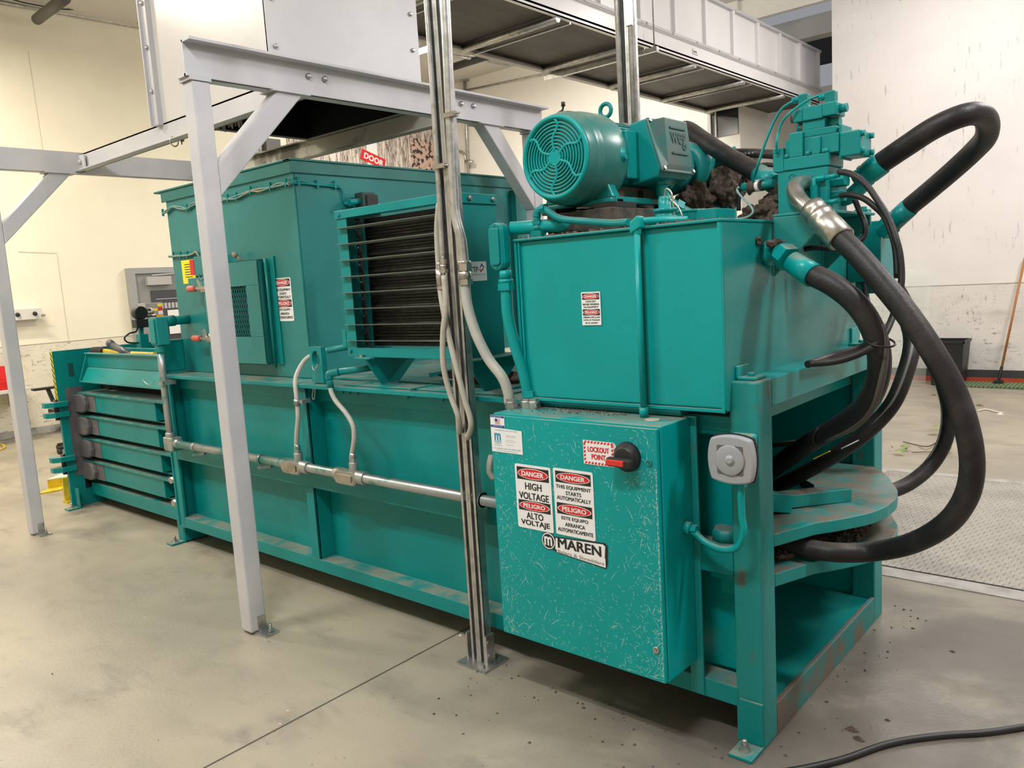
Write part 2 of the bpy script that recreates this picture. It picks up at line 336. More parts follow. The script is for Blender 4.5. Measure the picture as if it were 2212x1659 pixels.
# back wall: a right part, a left part, and the opening for the conveyor with a shallow room behind
mb = MB().box(-3.95, 6.3, 11.55, 11.8, 0, 5.5); S('wall_back', mb, WRIGHT)
S('wall_rear', MB().box(-11.53, -5.3, 11.55, 11.8, 0, 5.5), WBACK)
S('wall_inner', MB().box(-8, -2.5, 14.2, 14.4, 0, 4.6).box(-5.3, -3.95, 11.62, 11.72, 5.2, 5.5), WBACK)
S('wall_recess', MB().box(-5.45, -5.3, 11.8, 14.2, 0, 4.4).box(-3.95, -3.8, 11.8, 14.2, 0, 4.4), WBACK)
S('trim_1', MB().box(-5.3, -3.95, 12.5, 12.75, 5.0, 5.3), CEIL)
S('trim_2', MB().box(-14, 7, 14.4, 17, 5.6, 5.7), VOID)
S('baseboard_back', MB().box(-3.95, 6, 11.52, 11.55, .065, .16), mat('dark_rubber_base', (.045, .045, .05), .5))
S('trim_3', MB().box(-3.95, 6, 11.50, 11.55, 0, .065), mat('orange_strip', (.42, .06, .02), .5))
S('baseboard_left', MB().box(-11.53, -11.5, -5, 11.5, .03, .12), mat('scuffed_base', (.38, .37, .35), .5, col2=(.1, .1, .1), scale=6))
# floor control joints
J = mat('joint_line', (.07, .06, .05), .8)
mb = MB()
for p, q in (((-3.6, 1.65), (-1.95, 1.2)), ((-2.32, 1.4), (-1.9, 3.3))): pass
a = at(440, 1659, z=.001); b = at(1060, 1330, z=.001)
d = (b-a).normalized(); nrm = Vector((-d.y, d.x, 0))*.004
mb.add([a-d*2-nrm, a-d*2+nrm, b+d*1+nrm, b+d*1-nrm], [(0, 3, 2, 1)]); S('trim_4', mb, J)
# wall seams
mb = MB()
for p, q, pl in (((60, 110), (92, 325), 'x'), ((122, 545), (148, 735), 'x'), ((470, 385), (475, 420), 'x')):
    a = at(p[0], p[1], x=-11.528); b = at(q[0], q[1], x=-11.528); mb.prism([a, a+Vector((0, .007, 0)), b+Vector((0, .007, 0)), b], (.002, 0, 0))
a = at(40, 545, x=-11.528); b = at(120, 548, x=-11.528); mb.prism([a, a+Vector((0, 0, .012)), b+Vector((0, 0, .012)), b], (.002, 0, 0))
S('trim_5', mb, mat('wall_crack', (.62, .56, .44), .8))
# grey door with wired window in the left wall
dr = T('door_1', None, None, (-11.5, 5.5, 0)); dr['kind'] = 'structure'
DG = mat('grey_door_paint', (.25, .25, .25), .5)
MB().box(-11.53, -11.44, 5.02, 5.12, 0, 2.15).box(-11.53, -11.44, 6.0, 6.1, 0, 2.15).box(-11.53, -11.441, 5.12, 6.0, 2.07, 2.15).build('door_frame', mat('door_frame_grey', (.33, .33, .33), .5), dr)
MB().box(-11.52, -11.47, 5.12, 6.0, 0, 2.07).build('door_leaf', DG, dr)
MB().box(-11.47, -11.455, 5.32, 5.85, .95, 1.82).build('window_pane', mat('dark_window', (.06, .06, .07), .2), dr)
MB().box(-11.47, -11.40, 5.27, 5.62, 1.90, 2.02).bar((-11.42, 5.35, 2.04), (-11.42, 5.75, 2.06), .02, .02).build('door_closer', mat('closer_grey', (.42, .42, .42), .4), dr)
mb = MB(); fr = FR((-11.452, 5.38, 1.55), YP, ZP)
for i in range(6): fp(mb, fr, [(.005+i*.055, .005), (.045+i*.055, .005), (.045+i*.055, .085), (.005+i*.055, .085)], 0, .002)
fp(mb, fr, [(0, .14), (.33, .14), (.33, .15), (0, .15)], 0, .002); mb.build('notice_strip', mat('pale_notice', (.45, .42, .42), .5), dr)
# dark window high in the rear wall
w = T('window_1', None, None, (-5.6, 11.5, 3.6)); w['kind'] = 'structure'
MB().box(-5.76, -5.32, 11.53, 11.56, 3.62, 4.1).build('window_pane', mat('dark_glass', (.02, .025, .03), .15), w)
MB().box(-5.80, -5.75, 11.50, 11.56, 3.60, 4.12).box(-5.68, -5.66, 11.50, 11.56, 3.62, 4.1).build('window_frame', CEIL, w)
# ================================================================== LAMPS
for i, (x, y, z, ax, wt, col) in enumerate(LAMPS):
    l = T('tube_luminaire', 'ceiling tube light fixture hanging above the %s of the machine' %
          ('front right corner', 'near long side', 'near left end', 'far left end', 'right side', 'far right corner', 'conveyor side', 'rear left corner', 'rear middle')[i], 'lamp', (x, y, z), 'ceiling tube lights')
    w2, d2 = (.65, .09) if ax == 'x' else (.09, .65)
    MB().box(x-w2, x+w2, y-d2, y+d2, z+.02, z+.08).box(x-.01, x+.01, y-.01, y+.01, z+.08, 5.5).build('fixture_body', GREY, l)
    a = (w2-.03, 0) if ax == 'x' else (0, d2-.03)
    for s_ in (-1, 1):
        o = (0, .04*s_) if ax == 'x' else (.04*s_, 0)
        MB().cyl((x-a[0]+o[0], y-a[1]+o[1], z), (x+a[0]+o[0], y+a[1]+o[1], z), .014, 10).build('tube', LAMPM, l)
    if i in (0, 4, 5, 6, 8):
        pd = bpy.data.lights.new('side_fill', 'POINT'); pd.energy = wt*(.9 if i in (4, 5) else .5); pd.shadow_soft_size = .35; pd.color = col  # point fill added below the fixture to brighten the conveyor side
        po = bpy.data.objects.new('side_fill', pd); C.objects.link(po); po.parent = l; po.location = (0, 0, -.4)
    ld = bpy.data.lights.new('tube_light', 'AREA'); ld.shape = 'RECTANGLE'; ld.size = w2*2; ld.size_y = d2*2; ld.energy = wt*(.68 if i in (0, 4, 5, 6, 8) else 1); ld.color = col
    lo = bpy.data.objects.new('tube_light', ld); C.objects.link(lo); lo.parent = l; lo.location = (0, 0, -.03)
l = T('strip_lamp', 'lit white tube lamp on the far wall beneath the conveyor', 'lamp', (-5.0, 14.0, 3.9))
p, q = at(1568, 284, y=12.6), at(1637, 270, y=12.6)
MB().cyl(p, q, .035, 12).build('tube', LAMPM, l); MB().bar(p+ZP*.06, q+ZP*.06, .1, .05).bar((p+q)/2+ZP*.06, (p+q)/2+ZP*.5, .02, .02, (0, 1, 0)).build('fixture_body', GREY, l)
ld = bpy.data.lights.new('strip_light', 'POINT'); ld.energy = 16; ld.shadow_soft_size = .3; ld.color = (1, .95, .85)
lo = bpy.data.objects.new('strip_light', ld); C.objects.link(lo); lo.parent = l; lo.location = (p+q)/2-Vector(l.location)+Vector((0, 0, -.1))
# ================================================================== CONVEYOR
cv = T('overhead_conveyor', 'enclosed white overhead conveyor with dark belt underside', 'conveyor', (-5.1, 7, 4))
CW = WHITE; xa, xb = -4.50, -5.77; y0, y1 = 3.78, 12.6
MB().box(xb, xa, y0, y1, 4.03, 4.05).build('belt', BELT, cv)
MB().box(xa-.01, xa, y0, y1, 4.0, 4.19).box(xa-.05, xa, y0, y1, 4.0, 4.01).box(xa-.01, xa+.03, y0, y1, 4.19, 4.20).build('near_side_rail', CW, cv)
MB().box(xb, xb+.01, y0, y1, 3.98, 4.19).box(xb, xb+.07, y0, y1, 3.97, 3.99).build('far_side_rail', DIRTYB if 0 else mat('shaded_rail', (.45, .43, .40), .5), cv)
MB().box(xa-.02, xa-.012, 4.4, y1, 4.21, 4.78).box(xb+.01, xb+.02, y0, y1, 4.2, 4.78).box(xb, xa, 4.4, y1, 4.78, 4.79).build('side_panels', CW, cv)
for i in range(12):
    y = 4.6+i*.72; MB().box(xa-.02, xa+.03, y-.03, y+.03, 4.21, 4.79).build('panel_rib', CW, cv)
MB().box(xa-.02, xa+.04, 4.4, y1, 4.195, 4.225).box(xa-.02, xa+.035, 4.4, y1, 4.76, 4.79).build('angle_trim', GREY, cv)
for i in range(7):
    y = 3.5+i*1.30; mb = MB().cyl((xb+.04, y, 3.985), (xa-.02, y, 3.985), .035, 12); mb.build('return_roller', STEEL, cv)
    if i < 6: MB().bar((xb, y+.16, 3.97), (xa, y+.16, 3.97), .02, .02).build('cross_rod', STEEL, cv)
for y in (3.9, 7.55):
    MB().bar((xb-.05, y, 3.93), (xa+.16, y, 3.93), .045, .045).build('channel_hanger', STEEL, cv); MB().cyl((xa+.12, y, 3.93), (xa+.12, y, 5.5), .008, 8).build('hanger_rod', STEEL, cv)
for i in range(13):
    y = 4.8+i*.55; MB().lathe([(.012, 0), (.012, .008), (.005, .012)], (xa+.04, y, 4.21), (1, 0, 0), 8).build('bolt', STEEL, cv)
for y in (5.55, 7.1, 8.6):
    fr = FR((xa+.001, y, 4.09), YP, ZP); mb = MB(); fp(mb, fr, [(0, 0), (.13, 0), (.13, .004), (.004, .004), (.004, .06), (0, .06)], 0, .002)
    for k in range(3): fp(mb, fr, [(.03+k*.03, .02), (.045+k*.03, .02), (.04+k*.03, .045), (.03+k*.03, .04)], 0, .002)
    mb.build('stencil_mark', STB, cv)
# ================================================================== CHUTE
ch = T('feed_chute', 'large white sheet-metal chute hanging over the hopper', 'chute', (-4.5, 3.15, 2.8))
MB().box(-5.13, -3.88, 2.595, 2.605, 2.80, 5.4).build('front_panel', mat('gloss_white_sheet', (.60, .585, .57), .25, col2=(.64, .63, .62), scale=1.5, bump=.02, bscale=5), ch)
GP = mat('grey_white_sheet', (.58, .58, .60), .35, col2=(.62, .62, .63), scale=2, bump=.02, bscale=4)
MB().box(-3.89, -3.878, 2.595, 3.72, 2.80, 5.4).build('side_panel', GP, ch)
MB().box(-5.13, -5.12, 2.607, 3.72, 2.79, 5.4).box(-5.12, -3.891, 3.71, 3.72, 2.79, 5.4).build('rear_panels', WHITE, ch)
MB().box(-5.115, -3.9, 2.61, 3.70, 2.78, 2.80) if 0 else None
MB().box(-5.11, -3.90, 2.612, 2.618, 2.8, 5.3).box(-5.11, -3.90, 3.698, 3.702, 2.8, 5.3).box(-5.112, -5.108, 2.62, 3.7, 2.8, 5.3).box(-3.9, -3.896, 2.62, 3.7, 2.8, 5.3).box(-5.11, -3.9, 2.62, 3.7, 5.3, 5.31).build('inner_shade_sheets', VOID, ch)  # near-black sheets put the chute's inner shade into colour
MB().box(-5.19, -5.13, 2.56, 2.60, 2.79, 5.4).box(-5.20, -5.19, 2.54, 2.64, 2.79, 5.4).build('corner_angle', GREY, ch)
for i in range(5): MB().lathe([(.014, 0), (.014, .01), (.006, .016)], (-5.16, 2.56, 3.0+i*.27), (0, -1, 0), 10).build('bolt', STEEL, ch)
for i in range(4): MB().lathe([(.013, 0), (.013, .01), (.006, .016)], (-3.876, 2.64, 3.0+i*.25), (1, 0, 0), 10).build('bolt', STEEL, ch)
for i in range(3): MB().lathe([(.013, 0), (.013, .01), (.006, .016)], (-3.876, 3.66, 2.93+i*.22), (1, 0, 0), 10).build('bolt', STEEL, ch)
# ================================================================== STEEL FRAME that straddles the machine
fm = T('support_frame', 'grey painted steel frame of two braced portals straddling the machine', 'frame', (-4.9, 3.1, 0))
def post(x, y): return MB().box(x-.045, x+.045, y-.045, y+.045, .012, 2.64).build('post', GREY, fm, bevel=.008)
def plate(x, y, sx):
    p = MB().box(x-.05, x+.05, y-.055, y+.05, 2.64, 2.655).build('cap_plate', GREY, fm)
    q = MB().box(x-.03, x+.13, y-.02, y+.06, 0, .010).box(x+.045, x+.051, y-.005, y+.04, .010, .085).build('base_plate', STEEL, fm)
    MB().hexb((x+.10, y+.03, .012), ZP, .013, .012).cyl((x+.10, y+.03, .02), (x+.10, y+.03, .05), .007, 8).build('anchor_bolt', STEEL, q)
for px in (-3.52, -6.50):
    for py in (1.955, 4.37): post(px, py); plate(px, py, 1)
    # channel beam along the width of the machine, flanges outward
    xx = px+.03; b = MB(); b.box(xx-.006, xx+.006, 1.89, 4.46, 2.655, 2.81); b.box(xx-.004, xx+.07, 1.89, 4.46, 2.80, 2.812) if px > -4 else b.box(xx-.07, xx, 1.89, 4.46, 2.80, 2.812)
    b.box(xx-.07, xx+.02, 1.89, 4.46, 2.655, 2.667); b.build('cross_beam', GREY, fm)
    for s_, ya, yb in ((1, 2.0, 2.42), (-1, 4.32, 3.93)):
        mbr = MB(); h = .045
        mbr.prism([(px-h, ya, 2.14), (px+h, ya, 2.14), (px+h, ya, 2.28), (px-h, ya, 2.28)], (0, 0, 0)) if 0 else None
        P = [(px-h, ya, 2.13), (px-h, yb+.09*s_, 2.655), (px-h, yb-.06*s_, 2.655), (px-h, ya, 2.275)]
        mbr.prism(P, (2*h, 0, 0)); mbr.build('knee_brace', GREY, fm, bevel=.006)
        MB().box(px-.06, px+.06, min(yb-.1*s_, yb+.12*s_), max(yb-.1*s_, yb+.12*s_), 2.647, 2.655).build('brace_plate', GREY, fm)
# angle beams along the machine carrying the chute
for yy, mm in ((2.6, GREY), (3.74, DIRTYB)):
    MB().box(-6.47, -3.54, yy-.006, yy+.004, 2.665, 2.80).box(-6.47, -3.54, yy-.006 if yy < 3 else yy-.05, yy+.05 if yy < 3 else yy, 2.79, 2.80).box(-6.47, -3.54, yy-.07, yy, 2.665, 2.673).build('long_beam', mm, fm)
    MB().box(-6.47, -6.36, yy-.03, yy-.018, 2.665, 2.785).box(-6.475, -6.465, yy-.03, yy+.08, 2.665, 2.785).lathe([(.016, 0), (.016, .012), (.007, .02)], (-6.42, yy-.03, 2.735), (0, -1, 0), 10).build('clip_angle', GREY, fm)
for yy in (2.55, 2.65, 3.66, 3.77):
    MB().lathe([(.015, 0), (.015, .012), (.006, .02)], (-3.484, yy, 2.748), (1, 0, 0), 12).build('bolt', STEEL, fm)
mb = MB().torus((-4.95, 2.56, 2.655), (1, .2, 0), .03, .004, 16, 6); mb.build('wire_ring', STEEL, fm)
# ================================================================== STRUT POSTS
def strut(name, label, x, y, top, base=True):
    t = T(name, label, 'post', (x, y, 0))
    # two back-to-back slotted channels
    mb = MB()
    for dx in (-.0215, .0215): 
        mb.box(x+dx-.021, x+dx-.018, y-.02, y+.02, .01, top).box(x+dx+.018, x+dx+.021, y-.02, y+.02, .01, top).box(x+dx-.02, x+dx+.02, y+.018, y+.021, .01, top)
        mb.box(x+dx-.021, x+dx-.009, y-.022, y-.016, .01, top).box(x+dx+.009, x+dx+.021, y-.022, y-.016, .01, top)
    mb.build('slotted_channel', STEEL, t)
    MB().box(x-.040, x-.003, y+.010, y+.017, .01, top).box(x+.003, x+.040, y+.010, y+.017, .01, top).build('slot_dark_strips', mat('slot_shade_zinc', (.22, .23, .24), .4, .7), t)  # dark strips paint the shade inside the channel slots
    return t
st = strut('strut_post', 'tall galvanised strut post with conduits, standing left of the control cabinet', -2.335, 2.36, 5.5)
fr = FR((-2.335, 2.36, 0), (1, .12, 0), (0, 1, 0))
mb = MB().box(-2.42, -2.25, 2.28, 2.44, 0, .01); mb.build('base_plate', STEEL, st)
MB().box(-2.405, -2.28, 2.378, 2.385, .01, .05).box(-2.29, -2.282, 2.335, 2.385, .01, .14).box(-2.405, -2.398, 2.335, 2.385, .01, .13).cyl((-2.281, 2.345, .05), (-2.277, 2.345, .05), .009, 10).cyl((-2.281, 2.345, .11), (-2.277, 2.345, .11), .009, 10).hexb((-2.29, 2.31, .01), ZP, .012, .012).build('foot_bracket', STEEL, st)
s2 = strut('strut_post', 'galvanised strut post rising behind the electric motor', -2.43, 3.92, 5.5)
MB().cyl((-2.475, 3.89, 1.2), (-2.475, 3.89, 5.5), .018, 14).cyl((-2.392, 3.89, 1.2), (-2.392, 3.89, 5.5), .02, 14).build('conduit_pair', STEEL, s2)
MB().box(-2.41, -2.375, 3.86, 3.9, 2.98, 3.3).build('box_cover', CHROME, s2)
# conduits strapped to the strut
c1 = T('rigid_conduit', 'thick galvanised conduit strapped to the right of the front strut post', 'conduit', (-2.28, 2.33, 1))
P = [at(958, -60, y=2.335), at(966, 100, y=2.335), at(972, 240, y=2.335), at(980, 420, y=2.335), at(985, 470, y=2.335), at(997, 520, y=2.335), at(1003, 575, y=2.335)]
MB().tube(P, .0205, 14).build('conduit', STEEL, c1)
p = at(1003, 570, y=2.335); MB().hexb(p, (0, 0, -1), .03, .028).cyl(p-ZP*.028, p-ZP*.062, .026).hexb(p-ZP*.062, (0, 0, -1), .031, .022).cyl(p+ZP*.012, p, .027).build('fitting', CHROME, c1)
P = [at(1004, 602, y=2.335), at(1010, 660, y=2.33), at(1028, 720, y=2.33), at(1055, 775, y=2.34), at(1085, 815, y=2.35), at(1098, 850, y=2.36), at(1100, 872, y=2.365)]
MB().tube(P, .021, 14).build('flexible_run', GHOSE, c1)
q = Vector((-2.07, 2.37, 1.158)); 
c2 = T('rigid_conduit', 'slim galvanised conduit on the left face of the front strut post', 'conduit', (-2.36, 2.33, 1))
P = [at(917, -60, y=2.33), at(930, 120, y=2.33), at(944, 340, y=2.33), at(952, 470, y=2.33), at(957, 560, y=2.33)]
MB().tube(P, .012, 12).build('conduit', STEEL, c2)
p = at(957, 560, y=2.325); MB().hexb(p, (0, 0, -1), .017, .02).cyl(p-ZP*.02, p-ZP*.04, .014).hexb(p-ZP*.04, (0, 0, -1), .02, .015).build('fitting', CHROME, c2)
P = [at(959, 595, y=2.32), at(963, 660, y=2.31), at(957, 720, y=2.3), at(958, 790, y=2.3), at(972, 850, y=2.3), at(990, 900, y=2.3), at(993, 935, y=2.33)]
MB().tube(P, .012, 12).build('flexible_run', LIGHTC, c2)
c3 = T('liquidtight_hose', 'pale flexible conduit looping down and ending behind the front strut post', 'conduit', (-2.3, 2.31, 1))
P = [at(948, 440, y=2.36), at(944, 500, y=2.36), at(948, 580, y=2.35), at(953, 640, y=2.34), at(968, 720, y=2.32), at(985, 790, y=2.31), at(1003, 860, y=2.30), at(1018, 915, y=2.30), at(1010, 947, y=2.32)]
MB().tube(P, .0125, 12).build('hose', LIGHTC, c3)
p = at(950, 590, y=2.345); MB().cyl(p+ZP*.02, p-ZP*.055, .0175, 12).hexb(p-ZP*.055, (0, 0, -1), .019, .012).lathe([(.01, 0), (.014, .02), (.006, .03)], p+ZP*.02, ZP, 10).build('fitting', CHROME, c3)
for (u, v) in ((972, 248), (948, 360)):
    p = at(u, v, y=2.315); MB().box(p.x-.03, p.x+.03, p.y-.008, p.y+.02, p.z-.008, p.z+.01).cyl((p.x+.03, p.y, p.z), (p.x+.055, p.y, p.z), .004, 8).hexb((p.x+.028, p.y, p.z), XP, .011, .008).build('clamp', CHROME, st)
# ================================================================== BALER
bl = T('baler', 'long teal horizontal baling press body on the concrete floor', 'baling press', (-3.6, 3.1, 0))
def B(name, mb, m=None, par=None, bev=.003, **k): return mb.build(name, m or TEAL, par or bl, bevel=bev, **k)
F = 2.44; YB = 2.54
B('chamber_wall', MB().box(-5.20, -1.6, YB, 3.72, .135, 1.155))
B('bottom_rail', MB().box(-5.2, -1.17, F, YB, .13, .20))
B('bottom_plate', MB().box(-5.2, -1.6, F+.12, 3.72, .11, .134))
mb = MB().box(-5.15, -1.18, F, YB, .605, .70); B('middle_rail', mb)
B('top_flange', MB().box(-5.20, -1.35, F-.02, 3.76, 1.157, 1.178))
B('top_band', MB().box(-5.15, -1.35, YB-.025, YB, 1.075, 1.157))
mb = MB().box(-5.235, -5.215, F-.01, 3.75, .14, 1.19).box(-5.235, -5.215, F-.01, 2.60, 1.19, 1.40).box(-5.2145, -5.15, F-.002, F+.02, .125, 1.156); B('end_stiffener', mb, bev=.006)
for x in (-3.67, -5.15):
    if x > -5: 
        B('side_stiffener', MB().box(x, x+.07, F, F+.012, .70, 1.157).box(x+.058, x+.07, F, YB, .70, 1.157))
        B('side_stiffener', MB().box(x-.02, x+.06, F, F+.012, .20, .605).box(x+.048, x+.06, F, YB, .20, .605))
def foot(x, y, sx=-1):
    f = B('anchor_foot', MB().box(x, x+.085, y-.10, y+.01, 0, .014).box(x, x+.085, y-.008, y+.004, .014, .17), bev=.004)
    MB().lathe([(.02, 0), (.02, .003)], (x+.04, y-.055, .014), ZP, 16).hexb((x+.04, y-.055, .017), ZP, .014, .016).lathe([(.009, 0), (.009, .018), (.005, .022)], (x+.04, y-.055, .033), ZP, 10).build('anchor_bolt', STEEL, f)
foot(-5.33, 2.475); foot(-1.165, 2.436); foot(-7.04, 2.44)
B('foot_block', MB().box(-5.33, -5.235, 2.47, 2.9, .01, .13))
# deck details
B('deck_cover', MB().box(-3.70, -2.3, 2.62, 3.7, 1.179, 1.19), TEAL)
B('deck_cover', MB().box(-3.3, -2.2, 2.46, 2.60, 1.179, 1.186), TEAL)
B('deck_angle', MB().bar(at(928, 815, z=1.19), at(1010, 800, z=1.19), .006, .05).bar(at(885, 842, z=1.187), at(935, 832, z=1.187), .01, .01))
for u, v in ((719, 828), (752, 845), (860, 851), (936, 858), (735, 843)):
    p = at(u, v+8, y=F-.0); p.z = 1.145; MB().hexb((p.x, F+.06, 1.14), (0, -1, 0), .014, .012).build('bolt', TEAL, bl)
# hasp plate with a round hole and wire
fr = FR(at(674, 826, y=2.46), XP, ZP); mb = MB()
pl = [(0, 0), (.105, 0), (.105, .19), (0, .19)]
o = [(.052+.034*math.cos(i*math.pi/12), .125+.045*math.sin(i*math.pi/12)) for i in range(24)]
outer = [(.105, .125), (.105, .19), (.052, .19), (0, .19), (0, .125), (0, 0), (.052, 0), (.105, 0)]
def ringplate(mb, fr, hole, outr, c0, c1):
    n = len(hole); m_ = len(outr); a = [fr(x, y, c1) for x, y in hole]; b = [fr(x, y, c1) for x, y in outr]; k = n//m_
    fs = []
    for i in range(m_):
        hs = [(i*k+j) % n for j in range(k+1)]; fs.append([n+i] + [n+(i+1) % m_] + hs[::-1])
    mb.add(a+b, [f for f in fs]); a2 = [fr(x, y, c0) for x, y in hole]; b2 = [fr(x, y, c0) for x, y in outr]
    mb.add(b+b2, [(i, (i+1) % m_, (i+1) % m_+m_, i+m_) for i in range(m_)]); mb.add(a+a2, [(i, (i+1) % n, (i+1) % n+n, i+n) for i in range(n)]); mb.add(a2+b2, [f[::-1] for f in fs])
ringplate(mb, fr, o, outer, -.03, 0); hp = mb.build('hasp_plate', TEAL, bl)
MB().tube([fr(.03, .09, .01), fr(.06, .07, .02), fr(.085, .10, .01), fr(.07, .08, .015), fr(.05, 0, .02), fr(.02, -.07, .02), fr(.035, -.085, .02), fr(.055, -.02, .02)], .0025, 6).build('wire_tie', CHROME, hp)
# end frame
B('end_post', MB().box(-1.18, -1.08, F, F+.115, .0, 1.283), bev=.006, m=TEALR)
B('end_post', MB().box(-1.18, -1.08, 3.665, 3.78, .0, 1.283), bev=.006, m=TEALR)
B('end_beam', MB().box(-1.18, -1.08, F+.115, 3.665, 1.185, 1.283), bev=.005, m=TEALD)
B('end_sill', MB().box(-1.10, -1.08, F+.115, 3.665, 0, .12), bev=.004, m=GRIME)
B('inner_floor_plate', MB().box(-2.1, -1.10, F+.10, 3.70, .085, .105), m=TEALD)
B('rear_side_plate', MB().box(-2.2, -1.19, 3.70, 3.72, .1, 1.2), TEALC); B('front_side_plate', MB().box(-1.60, -1.18, 2.555, 2.575, .2, 1.17), TEALC)
B('inner_back_plate', MB().box(-1.62, -1.60, 2.58, 3.70, .1, 1.17), TEALC)
B('crossmember', MB().box(-1.6, -1.19, 2.58, 3.7, 1.10, 1.17), TEALC)
pts = [(1671, 1152), (1760, 1130), (1845, 1115.6), (1893, 1103.5), (1924, 1087), (1939, 1067), (1930, 1047), (1905, 1017)]
E2 = [Vector((-1.30, 2.565, 0)), Vector((-1.085, 2.565, 0))]+[at(u, v, z=.735) for u, v in pts[1:]]+[Vector((-1.085, 3.66, 0)), Vector((-1.3, 3.66, 0))]
E2 = E2[:2]+[q for i in range(2, 8) for q in ([E2[i].lerp(E2[i+1], t) + Vector((.006, .003, 0))*(4*t*(1-t)) for t in (0, .33, .66)])]+E2[8:]
for z0, z1, nm in ((.69, .735, 'upper_gusset_shelf'), (.545, .592, 'lower_gusset_shelf')):
    poly = [Vector((p.x, p.y, z1)) for p in E2]
    poly += [Vector((-1.3, 3.35, z1)), Vector((-1.20, 3.25, z1)), Vector((-1.14, 3.1, z1)), Vector((-1.20, 2.92, z1)), Vector((-1.3, 2.85, z1))] if z0 > .6 else []
    B(nm, MB().prism(poly, (0, 0, z0-z1)), TEALR)
B('gusset_web', MB().box(-1.12, -1.10, 3.3, 3.66, .59, .69)); 
# ram cylinder and clevis seen between the shelves
B('ram_cylinder', MB().cyl((-1.58, 2.68, .815), (-1.22, 2.68, .815), .072, 28).lathe([(.085, 0), (.085, .02), (.07, .035), (.03, .04)], (-1.22, 2.68, .815), (1, 0, 0), 28).bar((-1.24, 2.72, .80), (-1.14, 2.84, .77), .05, .07), TEALC)
B('ram_port', MB().lathe([(.028, 0), (.028, .02), (.036, .02), (.036, .045)], (-1.26, 2.66, .885), ZP, 12), TEALC)
a, b = at(1752, 1045, z=.78), at(1848, 1052, z=.77)
B('clevis_arm', MB().bar((-1.20, 2.86, .765), (-1.02, 3.10, .76), .075, .05), TEALR)
# mount bar + junction blocks between cabinet and end frame
B('cabinet_mount_bar', MB().box(-1.352, -1.30, F-.008, F+.004, .135, 1.157), TEALR)
B('junction_block', MB().box(-1.30, -1.19, 2.50, 2.57, .56, .70), TEALC, bev=.008); B('junction_block', MB().box(-1.27, -1.19, 2.52, 2.57, .50, .56), TEALC, bev=.004)
B('block_cap', MB().lathe([(.055, 0), (.055, .03), (.045, .045)], (-1.245, 2.535, .70), ZP, 8), TEALR, bev=0)
B('under_tank_rail', MB().box(-2.05, -1.18, 2.47, 2.55, 1.09, 1.157))
# ---- discharge section (tension slats and end plate)
XP0 = -7.05
B('end_plate', MB().box(XP0-.035, XP0, 2.41, 3.80, 0, 1.31), bev=.003)
mb = MB()
for i in range(9):
    z = .93+i*.045
    mb.prism([(XP0-.036, 2.4045, z), (XP0+.002, 2.4045, z-.04), (XP0+.002, 2.4045, z-.018), (XP0-.036, 2.4045, z+.022)], (0, -.001, 0), 0)
mb.build('hazard_tape', STB, bl); MB().box(XP0-.037, XP0+.003, 2.405, 2.408, .90, 1.31).build('hazard_tape_base', YELP, bl)
B('slat_gap_shade', MB().box(-7.05, -5.25, 2.75, 3.7, .12, 1.02), VOID)  # near-black box stands in for shade in the gaps between slats
ZS = [(.795, .945), (.605, .755), (.415, .565), (.225, .375)]
for i, (z0, z1) in enumerate(ZS):
    s_ = B('tension_slat', MB().box(-6.95, -5.66, 2.56, 2.75, z0+.01, z1), bev=.004)
    MB().box(-7.05, -5.24, 2.545, 2.78, z1, z1+.012).box(-7.05, -5.24, 2.6, 2.78, z0-.008, z0).build('slat_flange', TEAL, s_)
    P = [(-7.05, z0), (-6.90, z0), (-6.84, z0+.02), (-6.82, (z0+z1)/2), (-6.84, z1-.02), (-6.90, z1), (-7.05, z1)]
    MB().prism([(x, 2.52, z) for x, z in P], (0, .04, 0)).build('rounded_lug', DARKG, s_, bevel=.01)
    MB().box(-7.0, -6.70, 2.556, 2.56, z0+.01, z1).build('primer_patch', DARKG, s_)
    for k in range(5): MB().box(-6.75+k*.22, -6.68+k*.22, 2.543, 2.56, z1+.002, z1+.014).build('weld_bead', TEALC, s_, bevel=.003)
mb = MB().box(-6.92, -5.24, 2.62, 2.66, 1.16, 1.272).prism([(-6.88, 2.60, 1.16), (-6.88, 2.545, 1.055), (-6.88, 2.555, 1.055), (-6.88, 2.62, 1.16)], (1.62, 0, 0)).box(-6.92, -5.24, 2.54, 2.7, 1.045, 1.055).box(-6.92, -5.24, 2.60, 2.75, 1.268, 1.28)
mb.prism([(-6.93, 2.62, 1.27), (-6.93, 2.54, 1.05), (-6.93, 2.66, 1.05)], (.015, 0, 0)); B('top_channel', mb)
B('bottom_channel', MB().box(-7.0, -5.24, 2.56, 2.60, .09, .18).box(-7.0, -5.24, 2.56, 2.7, .175, .19))
B('far_guide_plate', MB().box(-7.05, -5.24, 3.70, 3.74, .2, 1.30).box(-7.0, -5.24, 2.9, 2.93, 1.2, 1.29))
B('plate_recess', MB().box(XP0, XP0+.003, 2.515, 2.555, 1.09, 1.20), mat('deep_teal_recess', (.003, .07, .065), .6)); B('plate_recess', MB().box(XP0, XP0+.003, 2.53, 2.60, .14, .24), VOID)
MB().box(XP0+.001, XP0+.004, 2.47, 2.60, .26, 1.0).build('primer_strip', DARKG, bl)
for z in (.855, .40):
    for dz in (0, -.085):
        P = [(-7.06, 2.30), (-7.06, 2.475), (-7.0, 2.485), (-6.96, 2.47), (-6.96, 2.36), (-7.0, 2.30)]
        B('hinge_ear', MB().prism([(x-.05, y, z+dz) for x, y in P], (0, 0, .042)), bev=.003)
    B('hinge_pin', MB().cyl((-7.06, 2.39, z-.11), (-7.06, 2.39, z+.06), .018, 12), BLACK, bev=0)
